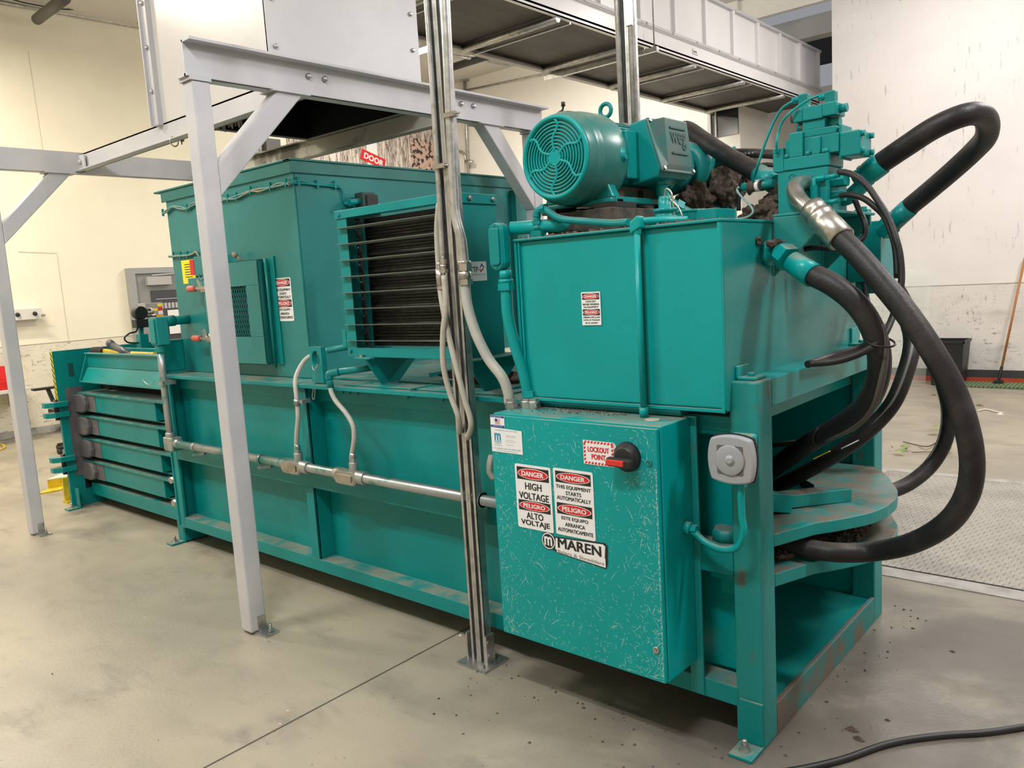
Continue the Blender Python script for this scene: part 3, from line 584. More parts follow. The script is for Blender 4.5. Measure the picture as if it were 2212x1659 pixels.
for z in (.44, .28): B('pin_end', MB().cyl((-5.30, 2.5, z), (-5.30, 2.44, z+.0), .022, 14), CHROME, bev=0)
B('pin_block', MB().box(-5.40, -5.25, 2.55, 2.6, .38, .50).box(-5.40, -5.25, 2.55, 2.6, .24, .33))
# ================================================================== HOPPER
hp = T('charge_hopper', 'tall teal box hopper with access door on top of the baler', 'hopper', (-4.5, 3.5, 1.18))
def Hb(name, mb, m=None, par=None, bev=.003, **k): return mb.build(name, m or TEALH, par or hp, bevel=bev, **k)
hx0, hx1, hy0, hy1, hz0, hz1 = -5.23, -3.77, 2.60, 4.46, 1.18, 2.375
Hb('front_wall', MB().box(hx0, hx1, hy0, hy0+.01, hz0, hz1)); Hb('side_wall', MB().box(hx1-.01, hx1, hy0+.012, hy1, hz0, hz1))
Hb('rear_walls', MB().box(hx0, hx0+.01, hy0+.012, hy1, hz0, hz1).box(hx0+.01, hx1-.01, hy1-.01, hy1, hz0, hz1))
Hb('rim_flange', MB().box(hx0-.04, hx1, hy0-.012, hy0, hz1-.065, hz1).box(hx0-.12, hx1+.014, hy0-.02, hy0+.05, hz1, hz1+.012).box(hx1, hx1+.012, hy0-.012, hy1, hz1-.065, hz1).box(hx1-.05, hx1+.02, hy0-.02, hy1, hz1, hz1+.012), mat('dark_teal_rim', (.012, .15, .135), .4, col2=(.02, .18, .16), scale=3))
Hb('hopper_base_plate', MB().box(hx0, hx1, hy0+.02, hy1, 1.179, 1.185))
Hb('rear_column', MB().box(hx1, hx1+.05, hy1-.05, hy1+.10, hz0, hz1-.08)); 
for z in (1.75, 1.95): MB().cyl((hx1+.05, hy1+.05, z), (hx1+.052, hy1+.05, z), .010, 10).build('bolt_hole', VOID, hp)
# access door with expanded-metal window
dx0, dx1, dz0, dz1, dy = -4.75, -4.105, 1.255, 1.868, 2.535
dr = Hb('access_door', MB().box(dx0, dx1, dy, dy+.008, 1.72, dz1).box(dx0, dx1, dy, dy+.008, dz0, 1.42).box(dx0, -4.51, dy, dy+.008, 1.42, 1.72).box(-4.25, dx1, dy, dy+.008, 1.42, 1.72).box(dx0, dx1, dy, 2.60, dz1-.008, dz1).box(dx0, dx1, dy, 2.6, dz0, dz0+.008).box(dx1-.008, dx1, dy, 2.6, dz0+.01, dz1-.01).box(dx0, dx0+.008, dy, 2.6, dz0+.01, dz1-.01))
mb = MB(); pw, ph = .025, .060; nx, nz = 11, 5
for i in range(nx+1):
    for j in range(nz*2):
        xq = -4.51+i*pw+(pw/2 if j % 2 else 0); zq = 1.42+j*ph/2
        for s_ in (-1, 1):
            xe = xq+s_*pw/2
            if -4.512 < xe < -4.248 and -4.512 < xq < -4.248: mb.bar((xq, dy+.012, zq), (xe, dy+.012, zq+ph/2), .002, .003, (0, 1, 0))
mb.build('expanded_mesh', TEAL, dr)
MB().box(-4.515, -4.245, dy+.03, dy+.034, 1.41, 1.73).build('mesh_backing', VOID, dr)
MB().cyl((-4.078, 2.575, dz0-.02), (-4.078, 2.575, dz1+.0), .010, 10).box(-4.07, -4.02, 2.592, 2.60, dz0, dz1+.01).build('long_hinge', TEAL, dr)
MB().cyl((-4.33, 2.57, dz1), (-4.35, 2.56, dz1+.03), .006, 8).lathe([(.012, 0), (.018, .015), (.010, .032)], (-4.355, 2.555, dz1+.025), (-.3, -.2, 1), 12).build('knob_stem', mat('dusty_knob', (.30, .22, .17), .7), dr)
for u, v in ((425, 623), (436, 731)):
    p = at(u, v, y=2.52); h = Hb('toggle_clamp', MB().bar(p, p+XP*.28, .014, .018).box(p.x+.02, p.x+.09, p.y+.01, 2.6, p.z-.025, p.z+.03).bar(p+Vector((.05, 0, .0)), p+Vector((.03, 0, .055)), .01, .03), CHROME, bev=0)
    MB().lathe([(.012, 0), (.021, .01), (.021, .08), (.014, .09)], p-XP*.11, XP, 14).cyl(p-XP*.02, p, .007, 8).build('grip', REDF, h, label='faded red grip')
# emergency switch, yellow tag
p = at(421, 590, y=2.53)
sw = Hb('interlock_switch', MB().box(p.x+.0, p.x+.26, p.y, 2.6, p.z-.02, p.z+.10).box(p.x-.08, p.x+.26, p.y-.01, 2.6, p.z-.10, p.z-.03).torus((p.x+.10, p.y-.01, p.z-.01), (0, 1, 0), .035, .005, 14, 6, a0=0, a1=180), TEALH)
MB().box(p.x-.22, p.x-.05, p.y+.03, p.y+.032, p.z-.06, p.z+.09).build('warning_tag', YELP, sw, label='yellow tag'); MB().box(p.x-.05, p.x+.0, p.y-.002, p.y+.05, p.z-.01, p.z+.085).build('red_strip', REDP, sw)
fr = FR((p.x-.21, p.y+.029, p.z-.05), XP, ZP); mb = MB()
for k in range(6): fp(mb, fr, [(.03, .03+k*.016), (.12, .03+k*.016), (.12, .034+k*.016), (.03, .034+k*.016)], 0, .001)
mb.build('tag_print', STB, sw)
def cablerun(name, label, pts, r=.006, m=None, n=2, clips=(), off=.013):
    t = T(name, label, 'cable', pts[len(pts)//2])
    for k in range(n):
        MB().tube([Vector(p)+Vector((0, 0, off*(k-.5)*(1 if i % 2 else .25))) if n > 1 else p for i, p in enumerate(pts)], r, 8).build('cable', m or TEAL, t)
    for i in clips: p = Vector(pts[i]); MB().bar(p+Vector((0, 0, -.018)), p+Vector((0, 0, .028)), .010, .012, (0, 1, 0)).build('clip', TEAL, t)
    return t
q = lambda u, v, y=2.585: at(u, v, y=y)
CABM = mat('painted_cable', (.12, .24, .21), .5, col2=(.28, .24, .14), scale=8, lo=.55, hi=.6)
cablerun('signal_cables', 'pair of thin painted cables clipped along the upper front of the hopper',
         [q(352, 461), q(362, 455), q(372, 447), q(389, 449), q(404, 451), q(415, 442), q(440, 435), q(474, 431), q(492, 430), q(511, 426), q(541, 413), q(560, 411), q(584, 405), q(601, 399), q(618, 397), q(626, 396)], .0055, CABM, 2, (0, 4, 6, 8, 9, 10, 12, 14), .014)
x_ = hx1+.012
cablerun('signal_cables', 'thin painted cables clipped along the right hopper face, running to the limit switch',
         [at(628, 396, x=x_), at(645, 393, x=x_), at(686, 399, x=x_), at(724, 401, x=x_), at(738, 408, x=x_), at(742, 425, x=x_), at(745, 440, x=x_), at(756, 436, x=x_+.02), at(768, 448, x=x_+.04)], .005, TEAL, 2, (1, 2, 3), .012)
cablerun('switch_cable', 'single painted cable running to the interlock switch on the hopper', [q(365, 554), q(375, 554), q(390, 553), q(405, 552), q(416, 549), q(424, 545), q(430, 555)], .008, CABM, 1, (1, 2, 3))
# limit switch
p = at(800, 434, x=-3.66); ls = T('limit_switch', 'small black limit switch on the hopper side behind the oil cooler', 'switch', p)
MB().box(-3.74, -3.66, p.y-.05, p.y+.04, p.z-.06, p.z+.05).build('housing', mat('dirty_switch_body', (.02, .05, .05), .5), ls, bevel=.005)
MB().box(-3.655, -3.65, p.y-.03, p.y+.05, p.z-.045, p.z+.035).build('nameplate', STB, ls); MB().cyl((-3.70, p.y-.12, p.z-.01), (-3.70, p.y-.05, p.z), .018, 10).build('cable_gland', TEAL, ls)
MB().box(-3.765, -3.762, p.y+.08, p.y+.17, p.z-.06, p.z-.0).build('white_label', STW, hp)
# signs: generic danger decal
def decal(parent, fr, w, h, parts, name='danger_sign', rad=.008):
    """parts: list of ('band', text, b0, b1) or ('line', text, b, height, width) in plate units"""
    mb = MB(); fp(mb, fr, rrect(0, w, 0, h, rad), 0, .0012); s_ = mb.build(name, STW, parent)
    blk, red, wht, txt = MB(), MB(), MB(), MB(); mr = w*.055
    for p in parts:
        if p[0] == 'band':
            _, t, b0, b1 = p; hh = b1-b0; cx, cy = w/2, (b0+b1)/2
            blk = MB(); fp(blk, fr, [(mr, b0), (w-mr, b0), (w-mr, b1), (mr, b1)], .0012, .0016); blk.build('black_band', STB, s_)
            fp(wht, fr, ell(cx, cy, w*.425, hh*.43), .0016, .0019); red = MB(); fp(red, fr, ell(cx, cy, w*.405, hh*.385), .0019, .0022); red.build('red_oval', REDP, s_)
            wht.text(t, fr, cx, cy-hh*.19, hh*.38, w*.60, c=.0026, bold=.018)
        else:
            _, t, b, hh, ww = p; txt.text(t, fr, w/2, b, hh, ww, c=.0018, bold=.012)
    wht.build('white_lettering', STW, s_)
    if txt.v: txt.build('black_lettering', STB, s_)
    return s_
auto = [('band', 'DANGER', .197, .240), ('line', 'THIS EQUIPMENT', .170, .015, .15), ('line', 'STARTS', .150, .014, .066), ('line', 'AUTOMATICALLY', .130, .014, .146),
        ('band', 'PELIGRO', .080, .122), ('line', 'ESTE EQUIPO', .058, .014, .115), ('line', 'ARRANCA', .036, .014, .086), ('line', 'AUTOMATICAMENTE', .014, .014, .152)]
decal(hp, FR((-4.051, 2.599, 1.505), XP, ZP), .170, .246, auto)
# oil cooler -------------------------------------------------------
oc = T('oil_cooler', 'teal louvred oil cooler box standing on two tapered brackets', 'oil cooler', (-2.82, 2.6, 1.18))
def O(name, mb, m=None, par=None, bev=.002, **k): return mb.build(name, m or TEAL, par or oc, bevel=bev, **k)
cx0, cx1, cy0, cy1, cz0, cz1 = -3.22, -2.42, 2.45, 2.73, 1.33, 2.042
O('casing', MB().box(cx1-.004, cx1, cy0, cy1, cz0, cz1).box(cx0, cx0+.004, cy0, cy1, cz0, cz1).box(cx0+.004, cx1-.004, cy0, cy1, cz1-.004, cz1).box(cx0+.004, cx1-.004, cy0, cy1, cz0, cz0+.004).box(cx0, cx0+.075, cy0-.001, cy0+.003, cz0, cz1).box(cx1-.075, cx1, cy0-.001, cy0+.003, cz0, cz1).box(cx0+.075, cx1-.075, cy0-.0008, cy0+.003, cz0, cz0+.045))
O('cap_strip', MB().box(cx0-.006, cx1+.006, cy0-.008, cy0-.001, cz1-.037, cz1+.002).box(cx1, cx1+.008, cy0-.008, cy1, cz1-.042, cz1+.002))
co = O('cooler_core', MB().box(cx0+.074, cx1-.074, 2.56, 2.70, cz0+.045, cz1-.04), COIL, bev=0)
mb = MB()
for i in range(21): mb.cyl((cx0+.10, 2.552, cz0+.07+i*.0285), (cx1-.08, 2.552, cz0+.07+i*.0285), .009, 8)
mb.build('tube_rows', COIL, co)
mb = MB().box(cx0+.075, cx0+.11, cy0+.05, cy0+.054, cz0+.045, cz1-.04); 
O('core_flange', mb, BLACK)
mb = MB()
for i in range(15): mb.lathe([(.0045, 0), (.003, .003)], (cx0+.088, cy0+.049, cz0+.07+i*.042), (0, -1, 0), 6)
O('rivet_row', mb, CHROME, bev=0)
for i in range(8):
    z = 1.365+.078*i+.035
    O('louvre_blade', MB().prism([(cx0+.02, cy0-.028, z+.012), (cx0+.02, cy0+.02, z+.006), (cx0+.02, cy0+.02, z+.008), (cx0+.02, cy0-.028, z+.014)], (cx1-cx0-.04, 0, 0)), mat('dusty_louvre', (.20, .24, .20), .5) if i == 0 else bpy.data.materials['dusty_louvre'], bev=0)
for x, z in ((cx0+.03, cz1-.02), (cx0+.03, cz0+.03), (cx1-.03, cz1-.02), (cx1-.03, cz0+.03)): O('screw', MB().lathe([(.010, 0), (.007, .006)], (x, cy0-.008, z), (0, -1, 0), 10), TEALH, bev=0)
for y in (2.55, 2.70): O('screw', MB().lathe([(.012, 0), (.012, .005), (.007, .01)], (cx1+.008, y, cz1-.02), XP, 10), CHROME, bev=0)
for x in (-3.05, -2.36):
    P = [(x, cy0-.04, 1.322), (x, cy1+.04, 1.322), (x, 2.62, 1.192), (x, 2.50, 1.192)]
    O('tapered_bracket', MB().prism(P, (.008, 0, 0)).box(x-.09, x+.03, cy0-.03, cy1+.03, 1.322, 1.330).box(x-.06, x+.008, 2.50, 2.62, 1.179, 1.192), TEAL)
    O('mount_bolt', MB().hexb((x-.05, cy0-.012, 1.33), ZP, .012, .012), CHROME, bev=0)
p0 = at(1016, 606, x=cx1+.001); fr = FR((cx1+.001, p0.y, 1.665), YP, ZP)
tt = MB(); fp(tt, fr, rrect(0, .108, 0, .085, .002), 0, .001); tt = tt.build('maker_label', STW, oc, label='white maker label')
MB().text('TTP', fr, .028, .040, .022, .050, c=.0012, bold=.01).text('AN AIR WAY TRANSFER COMPANY', fr, .054, .026, .004, .09, c=.0012).text('TTP', fr, .054, .012, .001, .001, c=.0012).build('label_lettering', mat('navy_print', (.03, .02, .03), .5), tt)
mb = MB(); fp(mb, fr, [(.060, .048), (.072, .038), (.076, .042), (.064, .053)], .001, .0014); fp(mb, fr, [(.072, .038), (.088, .052), (.084, .056), (.071, .045)], .001, .0014); mb.build('red_mark', REDP, tt)
mb = MB(); fp(mb, fr, [(.064, .060), (.078, .076), (.081, .071), (.068, .057)], .001, .0014); fp(mb, fr, [(.078, .076), (.094, .060), (.090, .056), (.077, .069)], .001, .0014); mb.build('blue_mark', BLUEP, tt)
MB().blob((-2.55, 2.72, 1.215), (.30, .05, .03), 0, .25, 12, 4).build('lint_roll', LINT, label='long roll of matted brown lint lying on the deck below the oil cooler', cat='lint')
# ================================================================== OIL TANK
tk = T('oil_tank', 'large glossy teal hydraulic oil tank beside the motor, above the control cabinet', 'oil tank', (-1.6, 3.0, 1.18))
def K(name, mb, m=None, par=None, bev=.003, **k): return mb.build(name, m or TEALC, par or tk, bevel=bev, **k)
tx0, tx1, ty0, ty1, tz0, tz1 = -2.04, -1.17, 2.39, 3.76, 1.195, 1.81
K('tank_shell', MB().box(tx0+.012, tx1-.004, ty0+.012, ty1, tz0, tz1-.004), bev=.006)
K('top_plate', MB().box(tx0, tx1+.004, ty0-.006, ty1+.01, tz1-.004, tz1+.006), TEAL)
K('front_weld_frame', MB().box(tx0, tx0+.012, ty0, ty0+.014, tz0-.01, tz1-.004).box(tx0+.018, tx0+.026, ty0, ty0+.014, tz0, tz1-.004).box(tx0+.012, tx1, ty0, ty0+.014, tz0-.012, tz0).box(tx1-.012, tx1, ty0-.002, ty0+.014, tz0-.012, tz1-.004), TEALC, bev=.002)
K('stiffener_fold', MB().box(-1.487, -1.475, ty0-.006, ty0+.012, tz0, tz1-.004))
K('side_panel', MB().box(tx1-.004, tx1, ty0+.014, ty1, tz0-.01, tz1-.004), TEALD)
K('tank_support_pads', MB().box(tx0+.05, tx1, 2.52, 2.60, 1.179, 1.195).box(tx0+.05, tx1, 3.6, 3.7, 1.179, 1.195), BLACK)
K('beam_seat', MB().box(-1.17, -1.16, 2.47, 2.56, 1.284, 1.33).box(-1.17, -1.10, 2.47, 2.56, 1.284, 1.294).hexb((-1.13, 2.51, 1.294), ZP, .014, .012))
K('beam_seat', MB().box(-1.17, -1.16, 3.62, 3.70, 1.284, 1.36).box(-1.17, -1.10, 3.60, 3.72, 1.284, 1.294).hexb((-1.13, 3.65, 1.294), ZP, .014, .012))
dec = decal(tk, FR((-1.735, ty0-.0001+.010, 1.478), XP, ZP), .085, .122, [('band', 'DANGER', .094, .117), ('line', 'LOCK-OUT', .084, .0065, .045), ('line', 'BEFORE WORKING', .0735, .0065, .072), ('line', 'ON EQUIPMENT', .063, .0065, .066),
      ('band', 'PELIGRO', .036, .059), ('line', 'CERRAR CON LLAVE', .026, .006, .074), ('line', 'ANTES DE TRABAJAR', .0155, .006, .074), ('line', 'EN EL EQUIPO', .005, .006, .055)], rad=.003)
# conduit in front of the tank, breather fittings
pc = T('painted_conduit', 'thin vertical teal conduit standing before the tank front, elbow box on top', 'conduit', (-1.465, 2.37, 1.16))
MB().cyl((-1.466, 2.368, 1.16), (-1.466, 2.368, 1.80), .0115, 14).cyl((-1.466, 2.368, 1.157), (-1.466, 2.368, 1.19), .016, 12).build('conduit', TEALC, pc)
MB().prism([(-1.486, 2.352, 1.79), (-1.446, 2.352, 1.81), (-1.446, 2.352, 1.845), (-1.456, 2.352, 1.852), (-1.486, 2.352, 1.83)], (0, .04, 0)).lathe([(.014, 0), (.014, .03)], (-1.466, 2.37, 1.785), ZP, 12).build('elbow_box', TEALC, pc, bevel=.005)
MB().tube([(-1.456, 2.385, 1.832), (-1.40, 2.45, 1.832), (-1.36, 2.52, 1.83)], .013, 12).build('side_pipe', TEALC, pc)
tf = T('breather_line', 'horizontal teal flexible line with union fitting along the front of the tank top', 'pipe', (-1.98, 2.45, 1.82))
p = Vector((-1.965, 2.45, 1.816)); MB().hexb(p, ZP, .034, .028).cyl(p+ZP*.028, p+ZP*.05, .022).hexb(p+ZP*.05, ZP, .026, .016).cyl(p+ZP*.06, p+ZP*.085, .014).tube([p+ZP*.08, p+Vector((.005, 0, .10)), p+Vector((.03, 0, .108))], .016).hexb(p+Vector((.028, 0, .108)), XP, .02, .018).build('union', TEAL, tf)
MB().tube([p+Vector((.04, 0, .108)), at(1210, 472, y=2.45), at(1260, 478, y=2.45), at(1320, 482, y=2.43), at(1358, 480, y=2.39)], .0135, 12).build('line', TEAL, tf)
# conduit body left of the tank
lb = T('conduit_body', 'teal conduit outlet body with flexible conduit dropping to the cabinet', 'conduit fitting', (-2.07, 2.38, 1.7))
fr = FR((-2.13, 2.345, 1.70), XP, ZP); mb = MB(); fp(mb, fr, rrect(0, .075, 0, .185, .036, 6), -.045, 0); mb.build('housing', TEALC, lb, bevel=.006)
mb = MB(); fp(mb, fr, rrect(.003, .072, .003, .182, .034, 6), 0, .004); fp(mb, fr, rrect(.014, .061, .022, .163, .012, 4), .004, .012); mb.build('cover', TEAL, lb, bevel=.004)
MB().lathe([(.005, 0), (.004, .003)], fr(.0375, .172, .004), (0, -1, 0), 8).lathe([(.005, 0), (.004, .003)], fr(.0375, .012, .004), (0, -1, 0), 8).build('cover_screws', TEAL, lb)
c = Vector((-2.075, 2.37, 1.70)); MB().cyl(c, c-ZP*.035, .024).cyl(c-ZP*.035, c-ZP*.05, .029).hexb(c-ZP*.05, -ZP, .033, .028).build('hub_fitting', TEALC, lb)
MB().tube([c-ZP*.07, c+Vector((.0, 0, -.18)), c+Vector((.02, .01, -.30)), c+Vector((.045, .02, -.40)), c+Vector((.058, .03, -.50))], .0235, 16, ribs=.008).build('flexible_conduit', TEALC, lb)
c = Vector((-2.014, 2.405, 1.16)); MB().hexb(c, ZP, .03, .02).cyl(c+ZP*.02, c+ZP*.035, .026).hexb(c+ZP*.035, ZP, .033, .025).build('lower_fitting', TEALC, lb)
MB().cyl((-2.06, 2.40, 1.86), (-1.70, 2.62, 1.86), .026, 16).build('rear_conduit', TEALC, lb)
# ================================================================== MOTOR  (axis along y)
mo = T('electric_motor', 'teal electric motor with slotted round fan cover on top of the oil tank', 'motor', (-1.84, 2.8, 1.83))
def M(name, mb, m=None, par=None, bev=0, **k): return mb.build(name, m or TEAL, par or mo, bevel=bev, **k)
mc = Vector((-1.845, 0, 2.103)); R0 = .158
def my(y, dx=0, dz=0): return Vector((mc.x+dx, y, mc.z+dz))
fy = 2.42
cover = M('fan_cover', MB().lathe([(R0-.022, .012), (R0-.008, .004), (R0-.001, .016), (R0+.012, .07), (R0+.020, .13), (R0+.022, .22), (R0+.020, .235), (R0+.014, .235), (R0+.014, .06), (R0-.02, .02)], my(fy), YP, 64), mat('cover_teal', (.006, .20, .18), .3, col2=(.03, .16, .145), scale=3, dust=(.30, .24, .17), dustamt=.9, bump=.04, bscale=30))
M('grille_backing', MB().cyl(my(fy+.03), my(fy+.034), R0-.012, 40), VOID, cover)
GR = TEALC; mb = MB(); rs = [.030+i*.0128 for i in range(9)]
for i, r in enumerate(rs): mb.torus(my(fy+.008), YP, r+.006, .0038, 48, 6)
mb.cyl(my(fy+.004), my(fy+.014), .030, 10).torus(my(fy+.008), YP, R0-.013, .009, 56, 8)
nsp = 6
for k in range(nsp):
    a0 = 2*math.pi*k/nsp+.5; P = []
    for t in range(7):
        rr = .022+(R0-.014-.022)*t/6; a = a0+.38*math.sin(t*1.05)*(.35+.1*t/6)
        P.append(my(fy+.008, rr*math.cos(a), rr*math.sin(a)))
    mb.tube(P, .0058, 6, smooth=3)
M('fan_grille', mb, GR, cover)
M('cover_lug', MB().lathe([(.03, 0), (.026, .014), (.0, .016)], my(2.62, R0+.008, .0), (1, 0, 0), 16).hexb(my(2.62, R0+.022, -.01), XP, .010, .01), par=cover)
M('cover_plug', MB().cyl(my(2.55, -.06, R0+.005), my(2.55, -.06, R0+.03), .009).tube([my(2.55, -.06, R0+.03), my(2.55, -.045, R0+.035), my(2.55, -.04, R0+.05)], .004, 6).lathe([(.008, 0), (.008, .016)], my(2.55, -.04, R0+.048), ZP, 8), BLACK, cover)
M('housing', MB().cyl(my(2.62), my(3.06), R0-.022, 48), TEAL)
mb = MB()
for i in range(60):
    a = 2*math.pi*i/60
    if -.62 < math.cos(a) < .62 or math.cos(a) < 0:
        d = Vector((math.cos(a), 0, math.sin(a))); t = Vector((-d.z, 0, d.x))*.0022; p, q_ = mc+d*(R0-.024), mc+d*(R0+.004)
        mb.prism([Vector((v.x, 2.665, v.z)) for v in (p-t, q_-t, q_+t, p+t)], (0, .36, 0))
M('cooling_fins', mb)
M('drive_end_bell', MB().lathe([(R0-.004, 0), (R0+.004, .02), (R0-.01, .05), (R0-.06, .085), (R0-.09, .10)], my(3.05), YP, 48))
M('side_cooling_pad', MB().box(mc.x+R0-.035, mc.x+R0+.01, 2.66, 2.80, 2.02, 2.20), bev=.006)
M('eyebolt', MB().torus(my(2.78, 0, R0+.052), YP, .026, .0085, 28, 8).lathe([(.017, -.006), (.014, .012), (.010, .022)], my(2.78, 0, R0+.006), ZP, 14))
M('nameplate', MB().prism([my(2.82, .045, R0-.004), my(2.96, .045, R0-.004), my(2.96, .10, R0-.035), my(2.82, .10, R0-.035)], (.004, 0, .006)), CHROME)
M('top_pad', MB().prism([my(2.68, .02, R0+.002), my(3.0, .02, R0+.002), my(3.0, .10, R0-.034), my(2.68, .10, R0-.034)], (-.004, 0, -.02)), bev=.004)
mb = MB()
for y in (2.58, 2.98):
    mb.box(mc.x-.165, mc.x+.165, y-.03, y+.05, 1.925, 1.945)
    for s_ in (-1, 1): mb.prism([(mc.x+s_*.05, y-.02, 1.96), (mc.x+s_*.13, y-.02, 2.02), (mc.x+s_*.165, y-.02, 1.945), (mc.x+s_*.05, y-.02, 1.945)], (0, .05, 0))
mb.box(mc.x+.08, mc.x+.165, 2.58, 3.0, 1.925, 1.95).box(mc.x-.165, mc.x-.10, 2.58, 3.0, 1.925, 1.95); M('mounting_foot', mb, bev=.006)
M('rusty_foot_web', MB().box(mc.x+.05, mc.x+.11, 2.63, 2.96, 1.945, 2.0), mat('rusty_casting', (.10, .06, .035), .8, col2=(.02, .14, .12), scale=9, bump=.3, bscale=60), bev=.006)
M('web_hole', MB().cyl((mc.x+.1105, 2.84, 1.972), (mc.x+.112, 2.84, 1.972), .02, 18), VOID)
M('mount_base', MB().box(mc.x-.11, mc.x+.20, 2.50, 3.10, 1.817, 1.905), mat('grimy_black_base', (.03, .028, .025), .8, col2=(.08, .06, .045), scale=20), bev=.004)
M('shock_pad', MB().box(mc.x+.10, mc.x+.20, 2.52, 2.66, 1.905, 1.925).box(mc.x-.15, mc.x-.08, 2.52, 2.66, 1.905, 1.925).box(mc.x-.15, mc.x-.08, 2.96, 3.06, 1.905, 1.925).box(mc.x+.10, mc.x+.20, 2.96, 3.06, 1.905, 1.925), BLACK)
# terminal box on the +x side, cover tilted upward
tb = T if 0 else None
bx0, by0, by1 = mc.x+R0-.03, 2.745, 2.985
P0 = [(bx0, 2.235), (bx0+.075, 2.245), (bx0+.135, 2.05), (bx0+.12, 2.018), (bx0, 2.0)]
body = M('terminal_box', MB().prism([(x, by0, z) for x, z in P0], (0, by1-by0, 0)), bev=.008)
# cover: dished lid following the slanted face
u_ = (Vector((bx0+.136, 0, 2.035))-Vector((bx0+.072, 0, 2.245))); fr = FR((bx0+.138, by0-.008, 2.032), YP, -u_)
mb = MB(); fp(mb, fr, rrect(0, by1-by0+.016, 0, .222, .012), 0, .012)
Wd = by1-by0+.016
base = [fr(.008, .010, .012), fr(Wd-.012, .012, .012), fr(Wd-.012, .21, .012), fr(.012, .21, .012)]; top = [fr(.045, .030, .018), fr(Wd-.018, .030, .018), fr(Wd-.022, .207, .055), fr(.055, .207, .055)]
mb.add(base+top, [(4, 5, 6, 7), (0, 1, 5, 4), (1, 2, 6, 5), (2, 3, 7, 6), (3, 0, 4, 7)])
lid = M('box_cover', mb, mat('dusty_teal', (.02, .12, .11), .45, col2=(.08, .10, .085), scale=5), body, bev=.006)
f2 = FR(fr(.055, .030, .0185), YP, fr(0, .207, .0555)-fr(0, .030, .0185)); Wt = Wd-.075
mb = MB().text('weg', f2, Wt*.5, .062, .066, .118, c=.0022, bold=.004)
fp(mb, f2, [(Wt*.5-.06, .042), (Wt*.5+.06, .042), (Wt*.5+.06, .049), (Wt*.5-.06, .049)], .0, .004); fp(mb, f2, [(Wt*.5-.06, .140), (Wt*.5+.06, .140), (Wt*.5+.06, .147), (Wt*.5-.06, .147)], 0, .004)
M('raised_lettering', mb, mat('dark_groove', (.006, .07, .062), .5), lid)
for a, b in ((.014, .014), (Wd-.014, .014), (.014, .208)): M('cover_screw', MB().lathe([(.009, 0), (.007, .007)], fr(a, b, .012), fr(0, 0, 1)-fr(0, 0, 0), 10), CHROME, lid)
c = Vector((bx0+.07, 2.86, 2.02)); M('conduit_elbow', MB().hexb(c, -ZP, .03, .02).tube([c-ZP*.02, c-ZP*.05, c+Vector((.015, .015, -.085)), c+Vector((.045, .045, -.115))], .024, 14).hexb(c+Vector((.035, .035, -.105)), (.6, .6, -.5), .033, .03), TEALC)
M('flexible_lead', MB().tube([c+Vector((.045, .045, -.115)), c+Vector((.10, .10, -.155)), c+Vector((.18, .17, -.185)), c+Vector((.27, .24, -.20))], .022, 14), TEALR)
# ================================================================== PUMP
pu = T('hydraulic_pump', 'teal hydraulic pump caked in brown lint behind the motor', 'pump', (mc.x, 3.3, 1.82))
def Pm(name, mb, m=None, par=None, bev=0, **k): return mb.build(name, m or TEAL, par or pu, bevel=bev, **k)
Pm('adapter_bell', MB().lathe([(.10, 0), (.12, .02), (.12, .06), (.10, .10)], my(3.13, .05), YP, 28), TEALR); Pm('pump_housing', MB().lathe([(.085, 0), (.115, .02), (.115, .12), (.095, .16), (.06, .17)], my(3.23, .09), YP, 24), TEALR)
Pm('control_block', MB().box(mc.x+.15, mc.x+.24, 3.33, 3.44, 1.93, 2.12).box(mc.x+.18, mc.x+.25, 3.34, 3.43, 1.86, 1.94), TEAL, bev=.006)
Pm('outlet_elbow', MB().tube([(mc.x+.13, 3.42, 2.11), (mc.x+.17, 3.47, 2.14), (mc.x+.22, 3.5, 2.17)], .03, 12).hexb((mc.x+.20, 3.49, 2.16), (1, .5, .5), .035, .03), TEALR)
def lint(label, blobs, group=None):
    mb = MB()
    for i, (c, r) in enumerate(blobs): mb.blob(c, r, 0, .38, 14, i+len(label))
    o = mb.build('lint_clump', LINT, label=label, cat='lint', group=group)
    t = bpy.data.textures.get('lint') or bpy.data.textures.new('lint', 'CLOUDS'); t.noise_scale = .022
    s_ = o.modifiers.new('sub', 'SUBSURF'); s_.levels = 2; s_.render_levels = 2
    d = o.modifiers.new('fluff', 'DISPLACE'); d.texture = t; d.strength = .035; d.mid_level = .45; return o
lint('thick brown lint hanging off the pump behind the motor', [((mc.x+.22, 3.36, 2.02), (.07, .10, .10)), ((mc.x+.14, 3.22, 1.95), (.08, .08, .07)), ((mc.x+.29, 3.47, 2.07), (.035, .06, .08)), ((mc.x+.16, 3.3, 1.87), (.10, .12, .06))])
lint('brown lint heap packed against the valve manifold', [(at(1665, 455, y=3.05), (.075, .06, .05)), (at(1690, 480, y=2.95), (.05, .06, .045)), (at(1625, 468, y=3.1), (.05, .06, .03)), (at(1680, 420, y=3.05), (.03, .04, .05))])
lint('crust of lint on the suction elbow in the tank side', [(at(1675, 524, x=-1.12), (.022, .035, .007)), (at(1640, 520, x=-1.165), (.004, .02, .012))])
lint('lint lying on the lower shelf around the big hose', [(at(1690, 1192, x=-1.13), (.04, .06, .012)), (at(1790, 1166, z=.60), (.08, .16, .010)), (at(1840, 1150, z=.60), (.06, .12, .012))])
mb = MB()
rnd = random.Random(3)
